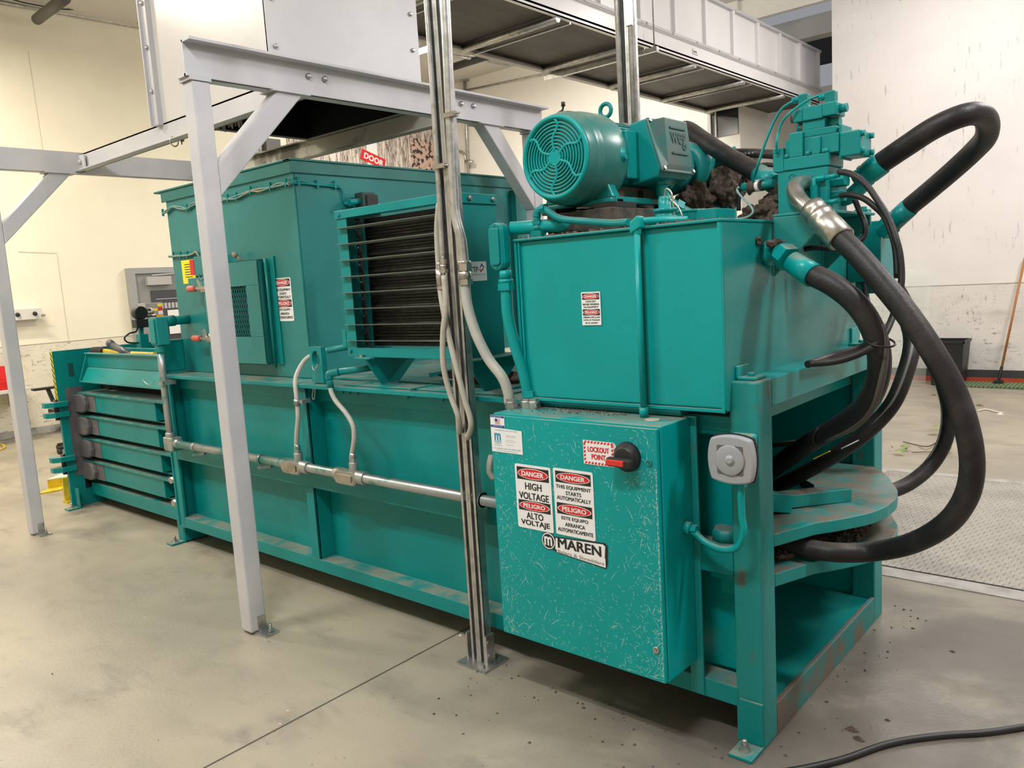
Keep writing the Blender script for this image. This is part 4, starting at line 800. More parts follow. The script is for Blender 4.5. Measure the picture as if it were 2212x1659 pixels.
for i in range(260):
    x, y = rnd.uniform(tx0+.02, tx1-.02), 2.39+abs(rnd.gauss(0, .09)); r = rnd.uniform(.002, .007)
    if y < 3.5: mb.add([(x+r*math.cos(a), y+r*math.sin(a), 1.817+(r*1.1 if a_ % 2 else 0)) for a_, a in enumerate([k*1.257 for k in range(5)])]+[(x, y, 1.817+r*1.4)], [(0, 1, 5), (1, 2, 5), (2, 3, 5), (3, 4, 5), (4, 0, 5)])
mb.build('lint_crumbs', LINT, label='crumbs of brown lint scattered along the tank top edge', cat='lint', kind='stuff')
fc = T('filler_cap', 'teal filler breather cap with chain loop on the tank top', 'cap', (-1.455, 2.52, 1.818))
p = at(1437, 476, y=2.50); p.z = 1.817
MB().lathe([(.044, 0), (.044, .03), (.036, .032), (.036, .045), (.042, .047), (.042, .058), (.022, .06), (.022, .09), (.018, .1)], p, ZP, 20).build('cap_body', TEAL, fc)
MB().tube([p+Vector((-.0, 0, .1)), p+Vector((.01, 0, .125)), p+Vector((.03, 0, .10)), p+Vector((.035, 0, .03)), p+Vector((.04, 0, .0))], .0035, 6).tube([p+Vector((.02, 0, .09)), p+Vector((.05, .0, .06)), p+Vector((.068, 0, .02)), p+Vector((.06, 0, .0))], .003, 6).build('chain_loop', CHROME, fc)
MB().lathe([(.06, 0), (.06, .045), (.064, .047), (.064, .055)], (-1.42, 2.66, 1.817), ZP, 24).box(-1.40, -1.30, 2.62, 2.78, 1.817, 1.868).build('strainer_box', TEAL, fc, bevel=.004)
# ================================================================== VALVE STACK
va = T('valve_stack', 'stacked teal hydraulic directional valves and manifold bolted to the right end of the tank', 'valve', (-1.1, 3.0, 1.6))
def V(name, mb, m=None, par=None, bev=.003, **k): return mb.build(name, m or TEAL, par or va, bevel=bev, **k)
vy = 2.9
def vx(u, v, y=vy): return at(u, v, y=y).x
def vz(u, v, y=vy): return at(u, v, y=y).z
m0, m1 = -1.190, -1.010
V('manifold_block', MB().box(m0, m1, vy, vy+.20, 1.835, 1.992)); V('socket_plug', MB().torus((-1.135, vy-.001, 1.966), YP, .012, .002, 18, 6).cyl((-1.135, vy-.003, 1.966), (-1.135, vy, 1.966), .007, 12), TEALD, bev=0)
V('side_block', MB().box(-1.045, -1.005, vy-.03, vy+.02, 1.80, 1.955)); 
V('main_valve_base', MB().box(-1.165, -1.005, vy-.006, vy+.15, 1.992, 2.035).box(-1.205, -1.165, vy-.005, vy+.14, 1.99, 2.075))
mb = MB(); mb.box(-1.165, -.975, vy+.01, vy+.15, 2.035, 2.10).box(-1.145, -.985, vy+.01, vy+.14, 2.10, 2.125)
mb.prism([(-1.165, vy+.02, 2.09), (-1.148, vy+.02, 2.10), (-1.143, vy+.02, 2.125), (-1.13, vy+.02, 2.125), (-1.13, vy+.02, 2.03), (-1.165, vy+.02, 2.03)], (0, .1, 0)); V('main_valve_body', mb)
V('valve_rib', MB().box(-1.145, -1.095, vy-.004, vy+.012, 2.035, 2.12)); V('valve_rib', MB().box(-1.065, -1.035, vy-.004, vy+.012, 2.035, 2.095))
for x in (-1.155, -1.078, -1.02): V('cap_screw', MB().lathe([(.011, 0), (.011, .012), (.009, .014)], (x, vy+.003, 2.035), ZP, 14), bev=0)
V('side_cap', MB().box(-.975, -.905, vy+.015, vy+.14, 2.015, 2.10), bev=.006)
for y in (vy+.03, vy+.125):
    for z in (2.03, 2.087): V('cap_screw', MB().lathe([(.010, 0), (.010, .012)], (-.905, y, z), XP, 14), bev=0)
V('end_cover', MB().box(-.978, -.968, vy+.02, vy+.13, 2.01, 2.128)); 
V('sandwich_plate', MB().box(-1.105, -1.025, vy+.02, vy+.11, 2.125, 2.158))
V('pilot_valve', MB().box(-1.135, -1.10, vy+.01, vy+.10, 2.158, 2.198).box(-1.10, -1.03, vy+.01, vy+.10, 2.158, 2.205).box(-1.03, -.982, vy+.008, vy+.10, 2.162, 2.206))
V('sandwich_knob', MB().cyl((-1.135, vy+.06, 2.142), (-1.105, vy+.06, 2.142), .016, 16), TEAL, bev=0); V('orange_band', MB().cyl((-1.118, vy+.06, 2.142), (-1.108, vy+.06, 2.142), .0163, 16), mat('orange_band', (.45, .10, .02), .5), bev=0, label='orange band')
V('sandwich_knob', MB().cyl((-1.025, vy+.06, 2.142), (-.985, vy+.06, 2.142), .019, 16), TEALR, bev=0)
V('solenoid_coil', MB().box(-1.135, -1.10, vy+.07, vy+.105, 2.15, 2.222)); V('pilot_knob', MB().cyl((-.982, vy+.05, 2.185), (-.958, vy+.05, 2.185), .015, 16), TEAL, bev=0); V('pilot_knob', MB().cyl((-1.155, vy+.05, 2.18), (-1.135, vy+.05, 2.18), .016, 8), LINT, bev=0)
for (x, z, y) in ((-1.122, 2.222, vy+.09), (-1.012, 2.206, vy+.05)):
    mb = MB().box(x-.016, x+.016, y-.018, y+.018, z, z+.042)
    for k in range(6): mb.box(x-.0175, x+.0175, y-.0195, y+.01, z+.010+k*.005, z+.0125+k*.005)
    V('solenoid_plug', mb, bev=.001)
    V('plug_gland', MB().cyl((x-.018, y, z+.03), (x-.032, y, z+.028), .012, 14).hexb((x-.032, y, z+.028), (-1, 0, -.1), .0135, .007).cyl((x-.039, y, z+.027), (x-.045, y, z+.026), .010, 14), bev=0)
def cable(name, label, pts, r, m, cat='cable', par=None, n=10, sub='cable'):
    if par: return MB().tube(pts, r, n).build(sub, m, par)
    return MB().tube(pts, r, n).build(name, m, label=label, cat=cat)
A = lambda u, v, y: at(u, v, y=y)
cable('solenoid_cable', 'teal cable curving down left from the rear solenoid plug', [A(1717, 218, 2.985), A(1704, 224, 2.98), A(1688, 236, 2.98), A(1673, 261, 2.98), A(1661, 288, 2.97), A(1648, 323, 2.96), A(1636, 361, 2.95), A(1626, 395, 3.0)], .0052, TEAL)
cable('solenoid_cable', 'teal cable arching left from the tallest solenoid plug', [A(1769, 206, 2.945), A(1746, 216, 2.92), A(1723, 231, 2.90), A(1700, 250, 2.88), A(1688, 267, 2.88), A(1681, 288, 2.88), A(1678, 308, 2.87), A(1677, 332, 2.885)], .0048, TEAL)
V('pressure_switch', MB().cyl(A(1605, 405, 3.02), A(1672, 396, 3.0), .018, 6), TEAL, bev=0)
ps = V('sensor_sleeve', MB().cyl(A(1620, 403, 3.02), A(1648, 400, 3.0), .022, 14), LINT, bev=0); MB().cyl(A(1631, 402, 3.015), A(1645, 400, 3.0), .0225, 14).build('sensor_label', STW, ps)
cable('sensor_cable', 'thin pale cable from the pressure switch curling over the tank top', [A(1596, 404, 3.0), A(1592, 411, 3.0), A(1600, 423, 2.98), A(1619, 442, 2.95), A(1627, 457, 2.93), A(1616, 468, 2.9), A(1597, 473, 2.87), A(1580, 474, 2.84)], .0045, mat('pale_teal_cable', (.25, .42, .40), .4))
# bracket gussets
for y in (2.80, 3.30):
    V('bracket_gusset', MB().prism([(-1.168, y, 1.615), (-1.168, y, 1.825), (-.99, y, 1.825), (-.985, y, 1.79)], (0, .01, 0)), TEALD)
V('bracket_shelf', MB().box(-1.168, -.975, 2.80, 3.32, 1.825, 1.835)); V('bracket_post', MB().box(-1.2, -1.17, 2.95, 3.1, 1.817, 1.85), TEALR)
V('relief_cartridge_row', MB().hexb((-1.01, vy+.03, 1.94), XP, .022, .05).hexb((-1.01, vy+.03, 1.885), XP, .022, .05).cyl((-1.01, vy+.09, 1.94), (-.97, vy+.09, 1.94), .02), bev=0)
for z, pts in ((1.945, 1), (1.86, 0)):
    V('pilot_fitting', MB().hexb((-1.03, vy-.045, z), XP, .010, .025).cyl((-1.005, vy-.045, z), (-.955, vy-.045, z+.004), .008, 10).hexb((-.985, vy-.045, z+.001), XP, .010, .016), TEALC, bev=0)
V('check_valve', MB().cyl((-1.04, vy-.045, 1.855), (-1.04, vy-.045, 1.95), .008, 10).hexb((-1.04, vy-.045, 1.875), ZP, .014, .05), TEALC, bev=0)
# flange of the chrome elbow
fl = V('split_flange', MB().lathe([(.045, 0), (.045, .02), (.03, .03)], (-1.105, vy, 1.895), (0, -1, 0), 28).prism([(-1.11, vy-.02, 1.94), (-1.05, vy-.02, 1.94), (-1.035, vy-.02, 1.90), (-1.05, vy-.02, 1.855), (-1.11, vy-.02, 1.85)], (0, .02, 0)), TEALR)
for dx, dz in ((.05, .032), (.052, -.028)): MB().hexb((-1.105+dx, vy-.02, 1.895+dz), (0, -1, 0), .015, .014).build('flange_bolt', TEALR, fl)
# ================================================================== BIG HOSES
def hose(name, label, pts, r, m=RUBBER, ends=(), cat='hose', group=None, mid=None):
    """ends: list of (kind, point list, radius list, material)"""
    t = T(name, label, cat, pts[len(pts)//2], group or {'hydraulic_hose': 'thick hydraulic hoses', 'slim_hose': 'slim hydraulic hoses'}.get(name))
    MB().tube(pts, r, 20).build('hose', m, t)
    for nm, mb, mm in ends: mb.build(nm, mm, t)
    return t
def ferrule(p, q_, r, lug=True):
    p, q_ = Vector(p), Vector(q_); L = (q_-p).length
    pr = [(r*.78, 0), (r*.95, .004), (r*.95, L*.18), (r*.80, L*.22), (r*1.02, L*.30), (r*1.02, L*.38), (r*.92, L*.42), (r, L*.5), (r*1.02, L*.98), (r*.9, L)]
    return MB().lathe(pr, p, q_-p, 28)
e0 = [A(1744, 396, 2.90), A(1726, 397, 2.83), A(1717, 408, 2.775), A(1727, 432, 2.735), A(1760, 462, 2.705)]
hA = [A(1806, 505, 2.66), A(1850, 548, 2.63), A(1900, 605, 2.60), A(1955, 672, 2.58), A(2010, 752, 2.57), A(2060, 842, 2.57), A(2090, 930, 2.58), A(2100, 1010, 2.60), A(2085, 1078, 2.63), A(2040, 1135, 2.68), A(1965, 1175, 2.76), at(1880, 1192, z=.640), at(1800, 1193, z=.637), at(1730, 1182, z=.637), at(1680, 1172, z=.637), at(1640, 1163, z=.637)]
hose('hydraulic_hose', 'thickest black hose sweeping from the chrome elbow in a wide arc to the lower shelf', hA, .0350, ends=[
    ('plated_elbow', MB().tube(e0, .028, 24), CHROME), ('ferrule', ferrule(A(1752, 448, 2.715), A(1818, 518, 2.652), .045), CHROME)])
hB = [A(1752, 592, 2.60), A(1800, 616, 2.58), A(1848, 655, 2.58), A(1882, 705, 2.60), A(1899, 765, 2.62), A(1895, 822, 2.66), A(1871, 872, 2.71), A(1830, 908, 2.78), A(1785, 935, 2.86), A(1740, 962, 2.94), A(1700, 990, 3.02), A(1655, 1022, 3.1), A(1610, 1050, 3.2)]
c0 = Vector((-1.17, 2.74, 1.70))
hose('hydraulic_hose', 'dusty black hose from the teal elbow on the tank side into the end frame', hB, .036, ends=[
    ('elbow', MB().lathe([(.045, 0), (.045, .02), (.034, .02), (.034, .035)], c0, XP, 24).tube([c0+XP*.03, c0+XP*.06, A(1690, 548, 2.67)], .034, 16), TEALC),
    ('swivel_nut', MB().hexb(A(1692, 550, 2.665), A(1718, 570, 2.62)-A(1692, 550, 2.665), .044, .045), TEALC), ('ferrule', MB().cyl(A(1712, 566, 2.63), A(1758, 596, 2.595), .037, 24, r2=.040), TEALC)])
hC = [A(1880, 590, 3.45), A(1915, 620, 3.35), A(1945, 660, 3.2), A(1963, 700, 3.1), A(1970, 740, 3.05), A(1960, 792, 3.0), A(1930, 868, 2.98), A(1881, 925, 2.98), A(1833, 963, 3.0), A(1785, 995, 3.02), A(1736, 1022, 3.05), A(1690, 1045, 3.1), A(1640, 1066, 3.15)]
h = hose('hydraulic_hose', 'black hose with grey print stripe running into the frame above the upper shelf', hC, .029)
def stripe(pts, r, side, w=.004, m=RUBTXT, par=None, a=0, b=None):
    P = [Vector(p)+Vector(side).normalized()*r*.97 for p in pts]; MB().tube(P[a:b], w, 6).build('print_stripe', m, par)
stripe(hC, .029, (.25, -.8, .45), .006, mat('stripe_grey', (.22, .22, .21), .6), h, 3, None)
for (u, v, yy) in ((1836, 978, 2.965), (1775, 1001, 2.99)):
    p = at(u, v-18, y=yy-.012); MB().bar(p-Vector((.03, 0, .018)), p+Vector((.03, 0, .018)), .004, .012, (0, 1, 0)).build('print_tag', STW if u > 1800 else YELP, h)
hD = [A(1935, 620, 3.4), A(1960, 665, 3.42), A(1990, 725, 3.45), A(2018, 780, 3.5), A(2038, 830, 3.55), A(2050, 890, 3.6), A(2042, 950, 3.6), A(2015, 1000, 3.58), A(1975, 1037, 3.52), A(1934, 1058, 3.45), A(1890, 1068, 3.35)]
h = hose('hydraulic_hose', 'rightmost striped black hose hooking back down behind the upper shelf tip', hD, .030); stripe(hD, .030, (-.75, -.65, .1), .005, bpy.data.materials['stripe_grey'], h, 3, 10)
hE = [A(1895, 358, 3.08), A(1957, 316, 3.05), A(2017, 277, 3.03), A(2075, 251, 3.05), A(2112, 246, 3.12), A(2132, 262, 3.22), A(2130, 295, 3.32), A(2105, 325, 3.4), A(2062, 365, 3.46), A(2012, 408, 3.52), A(1962, 449, 3.56)]
hose('hydraulic_hose', 'upper black hose looping high over the right side against the white wall', hE, .038, ends=[
    ('elbow', MB().tube([A(1800, 430, 3.06), A(1830, 427, 3.06), A(1850, 412, 3.07), A(1865, 398, 3.08)], .028, 16), TEALC), ('ferrule', ferrule(A(1852, 393, 3.085), A(1905, 351, 3.07), .042), TEALC),
    ('far_ferrule', MB().cyl(A(1966, 446, 3.555), A(1926, 483, 3.58), .040, 20).hexb(A(1926, 483, 3.58), A(1912, 497, 3.6)-A(1926, 483, 3.58), .045, .05), TEAL)])
hF = [A(1500, 330, 3.5), A(1482, 295, 3.45), A(1478, 280, 3.4), A(1492, 283, 3.34), A(1530, 310, 3.26), A(1580, 342, 3.18), A(1625, 367, 3.12), A(1650, 382, 3.09)]
hose('hydraulic_hose', 'dusty hose rising behind the terminal box and dropping to the manifold', hF, .037, ends=[('ferrule', MB().cyl(A(1640, 376, 3.1), A(1676, 398, 3.06), .040, 20), TEAL)])
t = hose('hydraulic_hose', 'short horizontal hose with white print behind the valve stack', [A(1560, 337, 3.35), A(1590, 331, 3.3), A(1630, 331, 3.25), A(1678, 334, 3.2)], .019, ends=[('ferrule', MB().cyl(A(1548, 340, 3.37), A(1590, 332, 3.3), .022, 14), TEAL)])
fr = FR(A(1596, 334, 3.26), A(1640, 331, 3.22)-A(1596, 334, 3.26), ZP); MB().text('(1) X 4S 4013', fr, .06, -.004, .012, .10, c=.003).build('print_lettering', RUBTXT, t)
hose('slim_hose', 'slim black hose bowing left below the solenoid cables', [A(1674, 357, 3.1), A(1650, 356, 3.12), A(1625, 364, 3.14), A(1608, 380, 3.15), A(1599, 405, 3.15), A(1596, 432, 3.15), A(1596, 455, 3.15)], .009)
hose('slim_hose', 'outermost slim black hose arching from the upper pilot fitting down to the cable tie', [A(1812, 371, vy-.045), A(1839, 376, 2.84), A(1869, 397, 2.82), A(1896, 433, 2.80), A(1921, 475, 2.78), A(1936, 517, 2.76), A(1945, 557, 2.75), A(1947, 610, 2.73), A(1936, 662, 2.70), A(1914, 717, 2.62), A(1892, 744, 2.58), A(1862, 762, 2.55), A(1825, 776, 2.53), A(1790, 783, 2.52), A(1750, 786, 2.50)], .0105)
hose('slim_hose', 'slim black hose from the lower pilot fitting joining the outer slim hose', [A(1817, 422, vy-.045), A(1839, 421, 2.83), A(1866, 429, 2.82), A(1890, 447, 2.81), A(1910, 468, 2.81), A(1926, 505, 2.79), A(1935, 545, 2.78), A(1938, 600, 2.76)], .010)
hose('slim_hose', 'slim black hose curving from the manifold rear to below the bracket', [A(1846, 430, 3.0), A(1857, 457, 3.0), A(1868, 481, 2.98), A(1869, 505, 2.97), A(1858, 520, 2.96), A(1830, 535, 2.95), A(1795, 537, 2.93), A(1762, 535, 2.92), A(1738, 538, 2.92)], .010)
hose('slim_hose', 'slim black hose dropping from the rear filter box', [A(1865, 605, 3.6), A(1872, 640, 3.55), A(1880, 690, 3.4), A(1888, 730, 3.2), A(1880, 750, 3.0)], .011)
hose('slim_hose', 'slim grey dusty hose tied to the thick hose inside the end frame', [A(1905, 700, 2.60), A(1912, 760, 2.60), A(1905, 820, 2.62), A(1885, 880, 2.68), A(1850, 918, 2.74), A(1810, 940, 2.80), A(1775, 950, 2.86), A(1740, 954, 2.93), A(1700, 958, 3.0), A(1660, 963, 3.1)], .0105, mat('dusty_rubber', (.10, .09, .08), .6))
hose('cut_hose_end', 'short hose with white print lying along the end frame beam', [at(1745, 787, z=1.30), at(1790, 772, z=1.305), at(1840, 757, z=1.31), at(1880, 742, z=1.33)], .013)
fr = FR(at(1762, 786, x=-1.035), at(1830, 771, x=-1.035)-at(1762, 786, x=-1.035), ZP); MB().text('SAE 100R2 6-3mm (1/4) X 2W', fr, .085, -.002, .008, .16, c=.002).build('print_lettering', RUBTXT, bpy.data.objects['cut_hose_end'])
for (u, v, yy, rr) in ((1902, 738, 2.60, .042), (1779, 940, 2.87, .045)):
    p = A(u, v, yy); MB().torus(p, (.25, -.2, .9) if v < 800 else (.8, -.5, -.35), rr, .0035, 24, 6).build('cable_tie', BLACK, label='black cable tie round the %s' % ('hoses above the end beam' if v < 800 else 'dusty hose inside the end frame'), cat='cable tie')
# rear filter box
rb = T('filter_box', 'teal return filter box hung on the far right corner of the tank', 'filter', (-1.1, 3.7, 1.55))
MB().box(-1.168, -1.03, 3.58, 3.78, 1.56, 1.815).build('box', TEAL, rb, bevel=.004); MB().box(-1.145, -1.09, 3.60, 3.66, 1.815, 1.87).hexb((-1.115, 3.63, 1.87), ZP, .016, .012).build('top_fitting', TEAL, rb, bevel=.003)
MB().box(-1.14, -1.06, 3.60, 3.70, 1.51, 1.56).build('drain_block', TEALR, rb, bevel=.003); MB().hexb((-1.03, 3.65, 1.77), XP, .014, .014).build('bolt', TEALC, rb)
# ================================================================== CONTROL CABINET
cb = T('control_cabinet', 'scratched teal electrical control cabinet with danger signs and a red-black rotary switch', 'cabinet', (-1.69, 2.33, .265))
kx0, kx1, ky0, ky1, kz0, kz1 = -2.062, -1.323, 2.213, 2.432, .265, 1.155
MB().box(kx0, kx1, ky0+.022, ky1, kz0, kz1).build('body', TEALC, cb, bevel=.004)
mb = MB().box(kx0+.002, kx1-.004, ky0, ky0+.018, kz0+.004, kz1-.006)
rnd = random.Random(11)
def scratch(x, z, L, a, w):
    d = Vector((math.cos(a), 0, math.sin(a))); n_ = Vector((-d.z, 0, d.x))*w; c = Vector((x, ky0-.0003, z)); b = n_.normalized()*rnd.uniform(-.12, .12)*L
    P = [c-d*L/2, c+b, c+d*L/2]
    if min(p.x for p in P) < kx0+.004 or max(p.x for p in P) > kx1-.008 or min(p.z for p in P) < kz0+.006 or max(p.z for p in P) > kz1-.01: return
    mb.add([P[0], P[1]-n_, P[2], P[1]+n_], [(0, 1, 2, 3)], 1)
for i in range(1500):
    x = rnd.uniform(kx0, kx1); z = kz0+(kz1-kz0)*rnd.random()**1.5
    if rnd.random() < .35: x = kx1-abs(rnd.gauss(0, .06)) if rnd.random() < .6 else kx0+abs(rnd.gauss(0, .05))
    scratch(x, z, rnd.uniform(.004, .022) if rnd.random() < .9 else rnd.uniform(.03, .07), rnd.choice([rnd.gauss(2.3, .5), rnd.gauss(.9, .5), rnd.uniform(0, 3.14)]), rnd.uniform(.0003, .00075))
for i in range(260):
    z = rnd.uniform(kz0, kz0+.75); L = rnd.uniform(.003, .014); scratch(kx1-.0105+rnd.gauss(0, .0012), z, L, 1.57+rnd.gauss(0, .2), .0011)
door = mb.build('cabinet_door', [TEALC, SCR], cb, bevel=.0015)
fr = FR((kx0, ky0-.0008, 0), XP, ZP)
def dframe(x, z): return FR((x, ky0-.0009, z), XP, ZP)
decal(door, dframe(-1.947, .724), .172, .248, [('band', 'DANGER', .190, .238), ('line', 'HIGH', .153, .026, .078), ('line', 'VOLTAGE', .115, .026, .142), ('band', 'PELIGRO', .070, .110), ('line', 'ALTO', .040, .024, .080), ('line', 'VOLTAJE', .008, .026, .138)])
decal(door, dframe(-1.763, .726), .176, .250, [('band', 'DANGER', .198, .240)]+[(a, b, c+(.004 if i < 4 else 0), d, e*1.03) if a == 'line' else (a, b, c, d) for i, (a, b, c, d, *e_) in enumerate(auto[1:]) for e in [e_[0] if e_ else 0]])
# lockout label
f3 = dframe(-1.622, 1.005); mb = MB(); fp(mb, f3, [(0, 0), (.128, 0), (.128, .086), (0, .086)], 0, .001); lo_ = mb.build('lockout_label', STW, door)
mb = MB()
for i in range(9):
    for z0 in (.002, .076): fp(mb, f3, [(.004+i*.0138, z0), (.012+i*.0138, z0), (.016+i*.0138, z0+.008), (.008+i*.0138, z0+.008)], .001, .0015)
for i in range(5):
    for x0 in (.002, .118): fp(mb, f3, [(x0, .012+i*.0135), (x0+.008, .016+i*.0135), (x0+.008, .024+i*.0135), (x0, .020+i*.0135)], .001, .0015)
mb.text('LOCKOUT', f3, .064, .046, .018, .088, c=.0015, bold=.02).text('POINT', f3, .064, .020, .018, .058, c=.0015, bold=.02); mb.build('red_print', REDP, lo_)
mb = MB(); fp(mb, f3, [(.130, 0), (.137, .012), (.137, .02), (.150, .043), (.137, .066), (.137, .074), (.130, .086)], 0, .001); mb.build('white_arrow', STW, lo_); mb = MB(); fp(mb, f3, [(.130, .022), (.146, .043), (.130, .064)], .001, .0015); mb.build('black_arrow', STB, lo_)
# rotary switch
c = Vector((-1.440, ky0, 1.048)); rs_ = MB().lathe([(.052, 0), (.050, .012), (.036, .022), (.034, .03)], c, (0, -1, 0), 36).build('rotary_switch', BLACK, door)
MB().box(c.x-.055, c.x+.045, c.y-.055, c.y-.028, c.z-.028, c.z+.004).build('handle', BLACK, rs_, bevel=.008); MB().box(c.x-.052, c.x+.018, c.y-.060, c.y-.05, c.z-.022, c.z-.002).build('red_grip', RED, rs_, bevel=.003)
for z in (1.035, .383): MB().lathe([(.0125, 0), (.0115, .004), (.008, .004), (.007, .002)], (-1.358, ky0, z), (0, -1, 0), 20).box(-1.3595, -1.3565, ky0-.005, ky0-.002, z-.006, z+.006).build('quarter_turn_lock', TEALD if z > 1 else CHROME, door)
# service label + flag label
f4 = dframe(-2.058, 1.008); mb = MB(); fp(mb, f4, [(0, 0), (.155, 0), (.155, .090), (0, .096)], 0, .001); sv = mb.build('service_label', STW, door, label='white service label')
MB().text('FOR SERVICE, PARTS OR WIRE', f4, .078, .083, .005, .11, c=.0014).text('m', f4, .033, .045, .028, .030, c=.0014, bold=.06).text('MAREN', f4, .033, .032, .006, .032, c=.0014).text('CALL 800-875-1038 - FAX 708/333-7507', f4, .078, .012, .005, .135, c=.0014).text('E-MAIL service@marenengineering.com', f4, .078, .004, .0045, .11, c=.0014).build('blue_print', CYANP, sv)
MB().text('24 hour technical', f4, .075, .066, .004, .05, c=.0014, al='L').text('service support', f4, .075, .060, .004, .046, c=.0014, al='L').text('genuine Maren', f4, .075, .048, .004, .042, c=.0014, al='L').text('replacement parts', f4, .075, .042, .004, .05, c=.0014, al='L').text('wire tie wire', f4, .075, .030, .004, .036, c=.0014, al='L').build('small_print', GREYP, sv)
mb = MB(); fp(mb, f4, [(.014, .040), (.052, .040), (.052, .042), (.014, .042)], .001, .0014); fp(mb, f4, [(.014, .026), (.052, .026), (.052, .0275), (.014, .0275)], .001, .0014); mb.build('blue_rule', CYANP, sv)
f5 = dframe(-2.058, 1.105); mb = MB(); fp(mb, f5, [(0, 0), (.072, 0), (.072, .044), (0, .046)], 0, .001); fl_ = mb.build('flag_label', STW, door, label='small flag label')
mb = MB(); fp(mb, f5, [(.001, .038), (.071, .036), (.071, .044), (.001, .0455)], .001, .0013); fp(mb, f5, [(.001, .0), (.071, .0), (.071, .008), (.001, .008)], .001, .0013); fp(mb, f5, [(.024, .022), (.036, .022), (.036, .033), (.024, .033)], .0014, .0018); mb.build('blue_band', BLUEP, fl_)
MB().text('MADE IN AMERICA', f5, .036, .039, .003, .05, c=.0018).text('MADE WITH PRIDE', f5, .036, .0025, .003, .05, c=.0018).build('white_lettering', STW, fl_)
mb = MB()
for k in range(6): fp(mb, f5, [(.024, .012+k*.0036), (.050, .0115+k*.0036), (.050, .0133+k*.0036), (.024, .0138+k*.0036)], .001, .0014)
mb.build('flag_stripes', mat('faded_flag_red', (.55, .15, .14), .5), fl_)
# maker logo
f6 = FR((-1.838, ky0-.0009, .665), XP, ZP); mb = MB(); fp(mb, f6, ell(.035, .026, .034, .034), 0, .0008); fp(mb, f6, [(.055, -.005), (.065, .048), (.29, .062), (.30, .052), (.297, -.012), (.29, -.032), (.075, -.012)], 0, .0008); lg = mb.build('maker_logo', STB, door)
mb = MB(); fp(mb, f6, ell(.035, .026, .031, .031), .0008, .0012); fp(mb, f6, [(.066, .0), (.070, .044), (.280, .056), (.290, .050), (.286, .008), (.28, -.0)], .0008, .0012); fp(mb, f6, [(.072, -.010), (.072, .006), (.288, .006), (.288, -.028)], .0008, .0011); mb.build('white_ground', STW, lg)
mb = MB(); fp(mb, f6, ell(.035, .026, .027, .027), .0012, .0015); mb.text('MAREN', f6, .176, .010, .036, .19, c=.0018, bold=.018, skew=.0); mb.build('black_lettering', STB, lg)
MB().text('m', f6, .035, .010, .032, .034, c=.0022, bold=.03).build('white_letter', STW, lg); f7 = FR(f6(.075, -.0045, 0), XP*1+ZP*-.05, ZP+XP*.05)
MB().text('Balers & Shredders', f7, .105, -.006, .012, .205, c=.0018, bold=.012).build('tan_lettering', mat('tan_logo_print', (.35, .30, .24), .5), lg)
# hubs on top of the cabinet
for x, y in ((-2.095+.035, 2.372), (-2.045+.035, 2.405), (-1.975, 2.41)):
    h = MB().hexb((x, y-.03, kz1), ZP, .026, .022).cyl((x, y-.03, kz1+.022), (x, y-.03, kz1+.028), .022).hexb((x, y-.03, kz1+.028), ZP, .020, .010).build('conduit_hub', STEEL, cb)
MB().cyl((-1.41, 2.33, kz1), (-1.41, 2.33, kz1+.003), .026, 28).build('knockout_seal', mat('dusty_seal', (.45, .40, .33), .5), cb)
rnd = random.Random(5); mb = MB()
for i in range(500):
    x, y = kx0+.02+rnd.random()**1.6*.5, 2.43-abs(rnd.gauss(0, .05)); r = rnd.uniform(.0015, .005)
    if y > 2.24: mb.add([(x+r, y, kz1+.0005), (x-r*.4, y+r, kz1+.0005), (x-r*.6, y-r, kz1+.0005), (x, y, kz1+r)], [(0, 1, 3), (1, 2, 3), (2, 0, 3)])
mb.build('cabinet_dust', LINT, label='brown dust crumbs on top of the control cabinet', cat='dust', kind='stuff')
# horn and its conduit
hn = T('warning_horn', 'square grey warning horn on the end frame post right of the cabinet', 'horn', (-1.13, 2.36, 1.0))
MB().box(-1.165, -1.08, 2.36, 2.44, .975, 1.115).build('back_box', TEALC, hn, bevel=.01)
fr = FR((-1.205, 2.335, .965), XP, ZP); W2, H2 = .160, .160
def pill(m_, n=8, k=.012):
    out = []
    for s0, s1, nx_, ny_ in (((m_, m_), (W2-m_, m_), 0, -1), ((W2-m_, m_), (W2-m_, H2-m_), 1, 0), ((W2-m_, H2-m_), (m_, H2-m_), 0, 1), ((m_, H2-m_), (m_, m_), -1, 0)):
        for i in range(n): t = i/n; b_ = k*4*t*(1-t); out.append((s0[0]+(s1[0]-s0[0])*t+nx_*b_, s0[1]+(s1[1]-s0[1])*t+ny_*b_))
    return out
mb = MB(); fp(mb, fr, pill(.012), -.03, .012); MBo = mb.build('horn_face', HORNG, hn, bevel=.006)
mb = MB(); fp(mb, fr, pill(.009), -.022, -.012); mb.build('gasket', BLACK, hn)
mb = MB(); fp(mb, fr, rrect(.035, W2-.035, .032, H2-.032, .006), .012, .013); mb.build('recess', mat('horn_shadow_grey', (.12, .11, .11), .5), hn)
c = fr(W2/2, H2/2, .012); MB().lathe([(.050, 0), (.050, .004), (.047, .006), (.020, .001), (.014, .002), (.012, .008), (.006, .009), (0, .007)], c, (0, -1, 0), 36).build('diaphragm', HORNG, hn)
MB().hexb(fr(W2*.62, .018, -.02), -ZP, .02, .03).build('hub', TEALC, hn)
MB().tube([fr(W2*.62, -.01, -.02), (-1.105, 2.357, .86), (-1.10, 2.357, .80), (-1.125, 2.36, .745), (-1.18, 2.365, .725), (-1.24, 2.37, .735), (-1.29, 2.375, .765)], .0125, 14, ribs=.006).build('flexible_conduit', TEALC, hn)
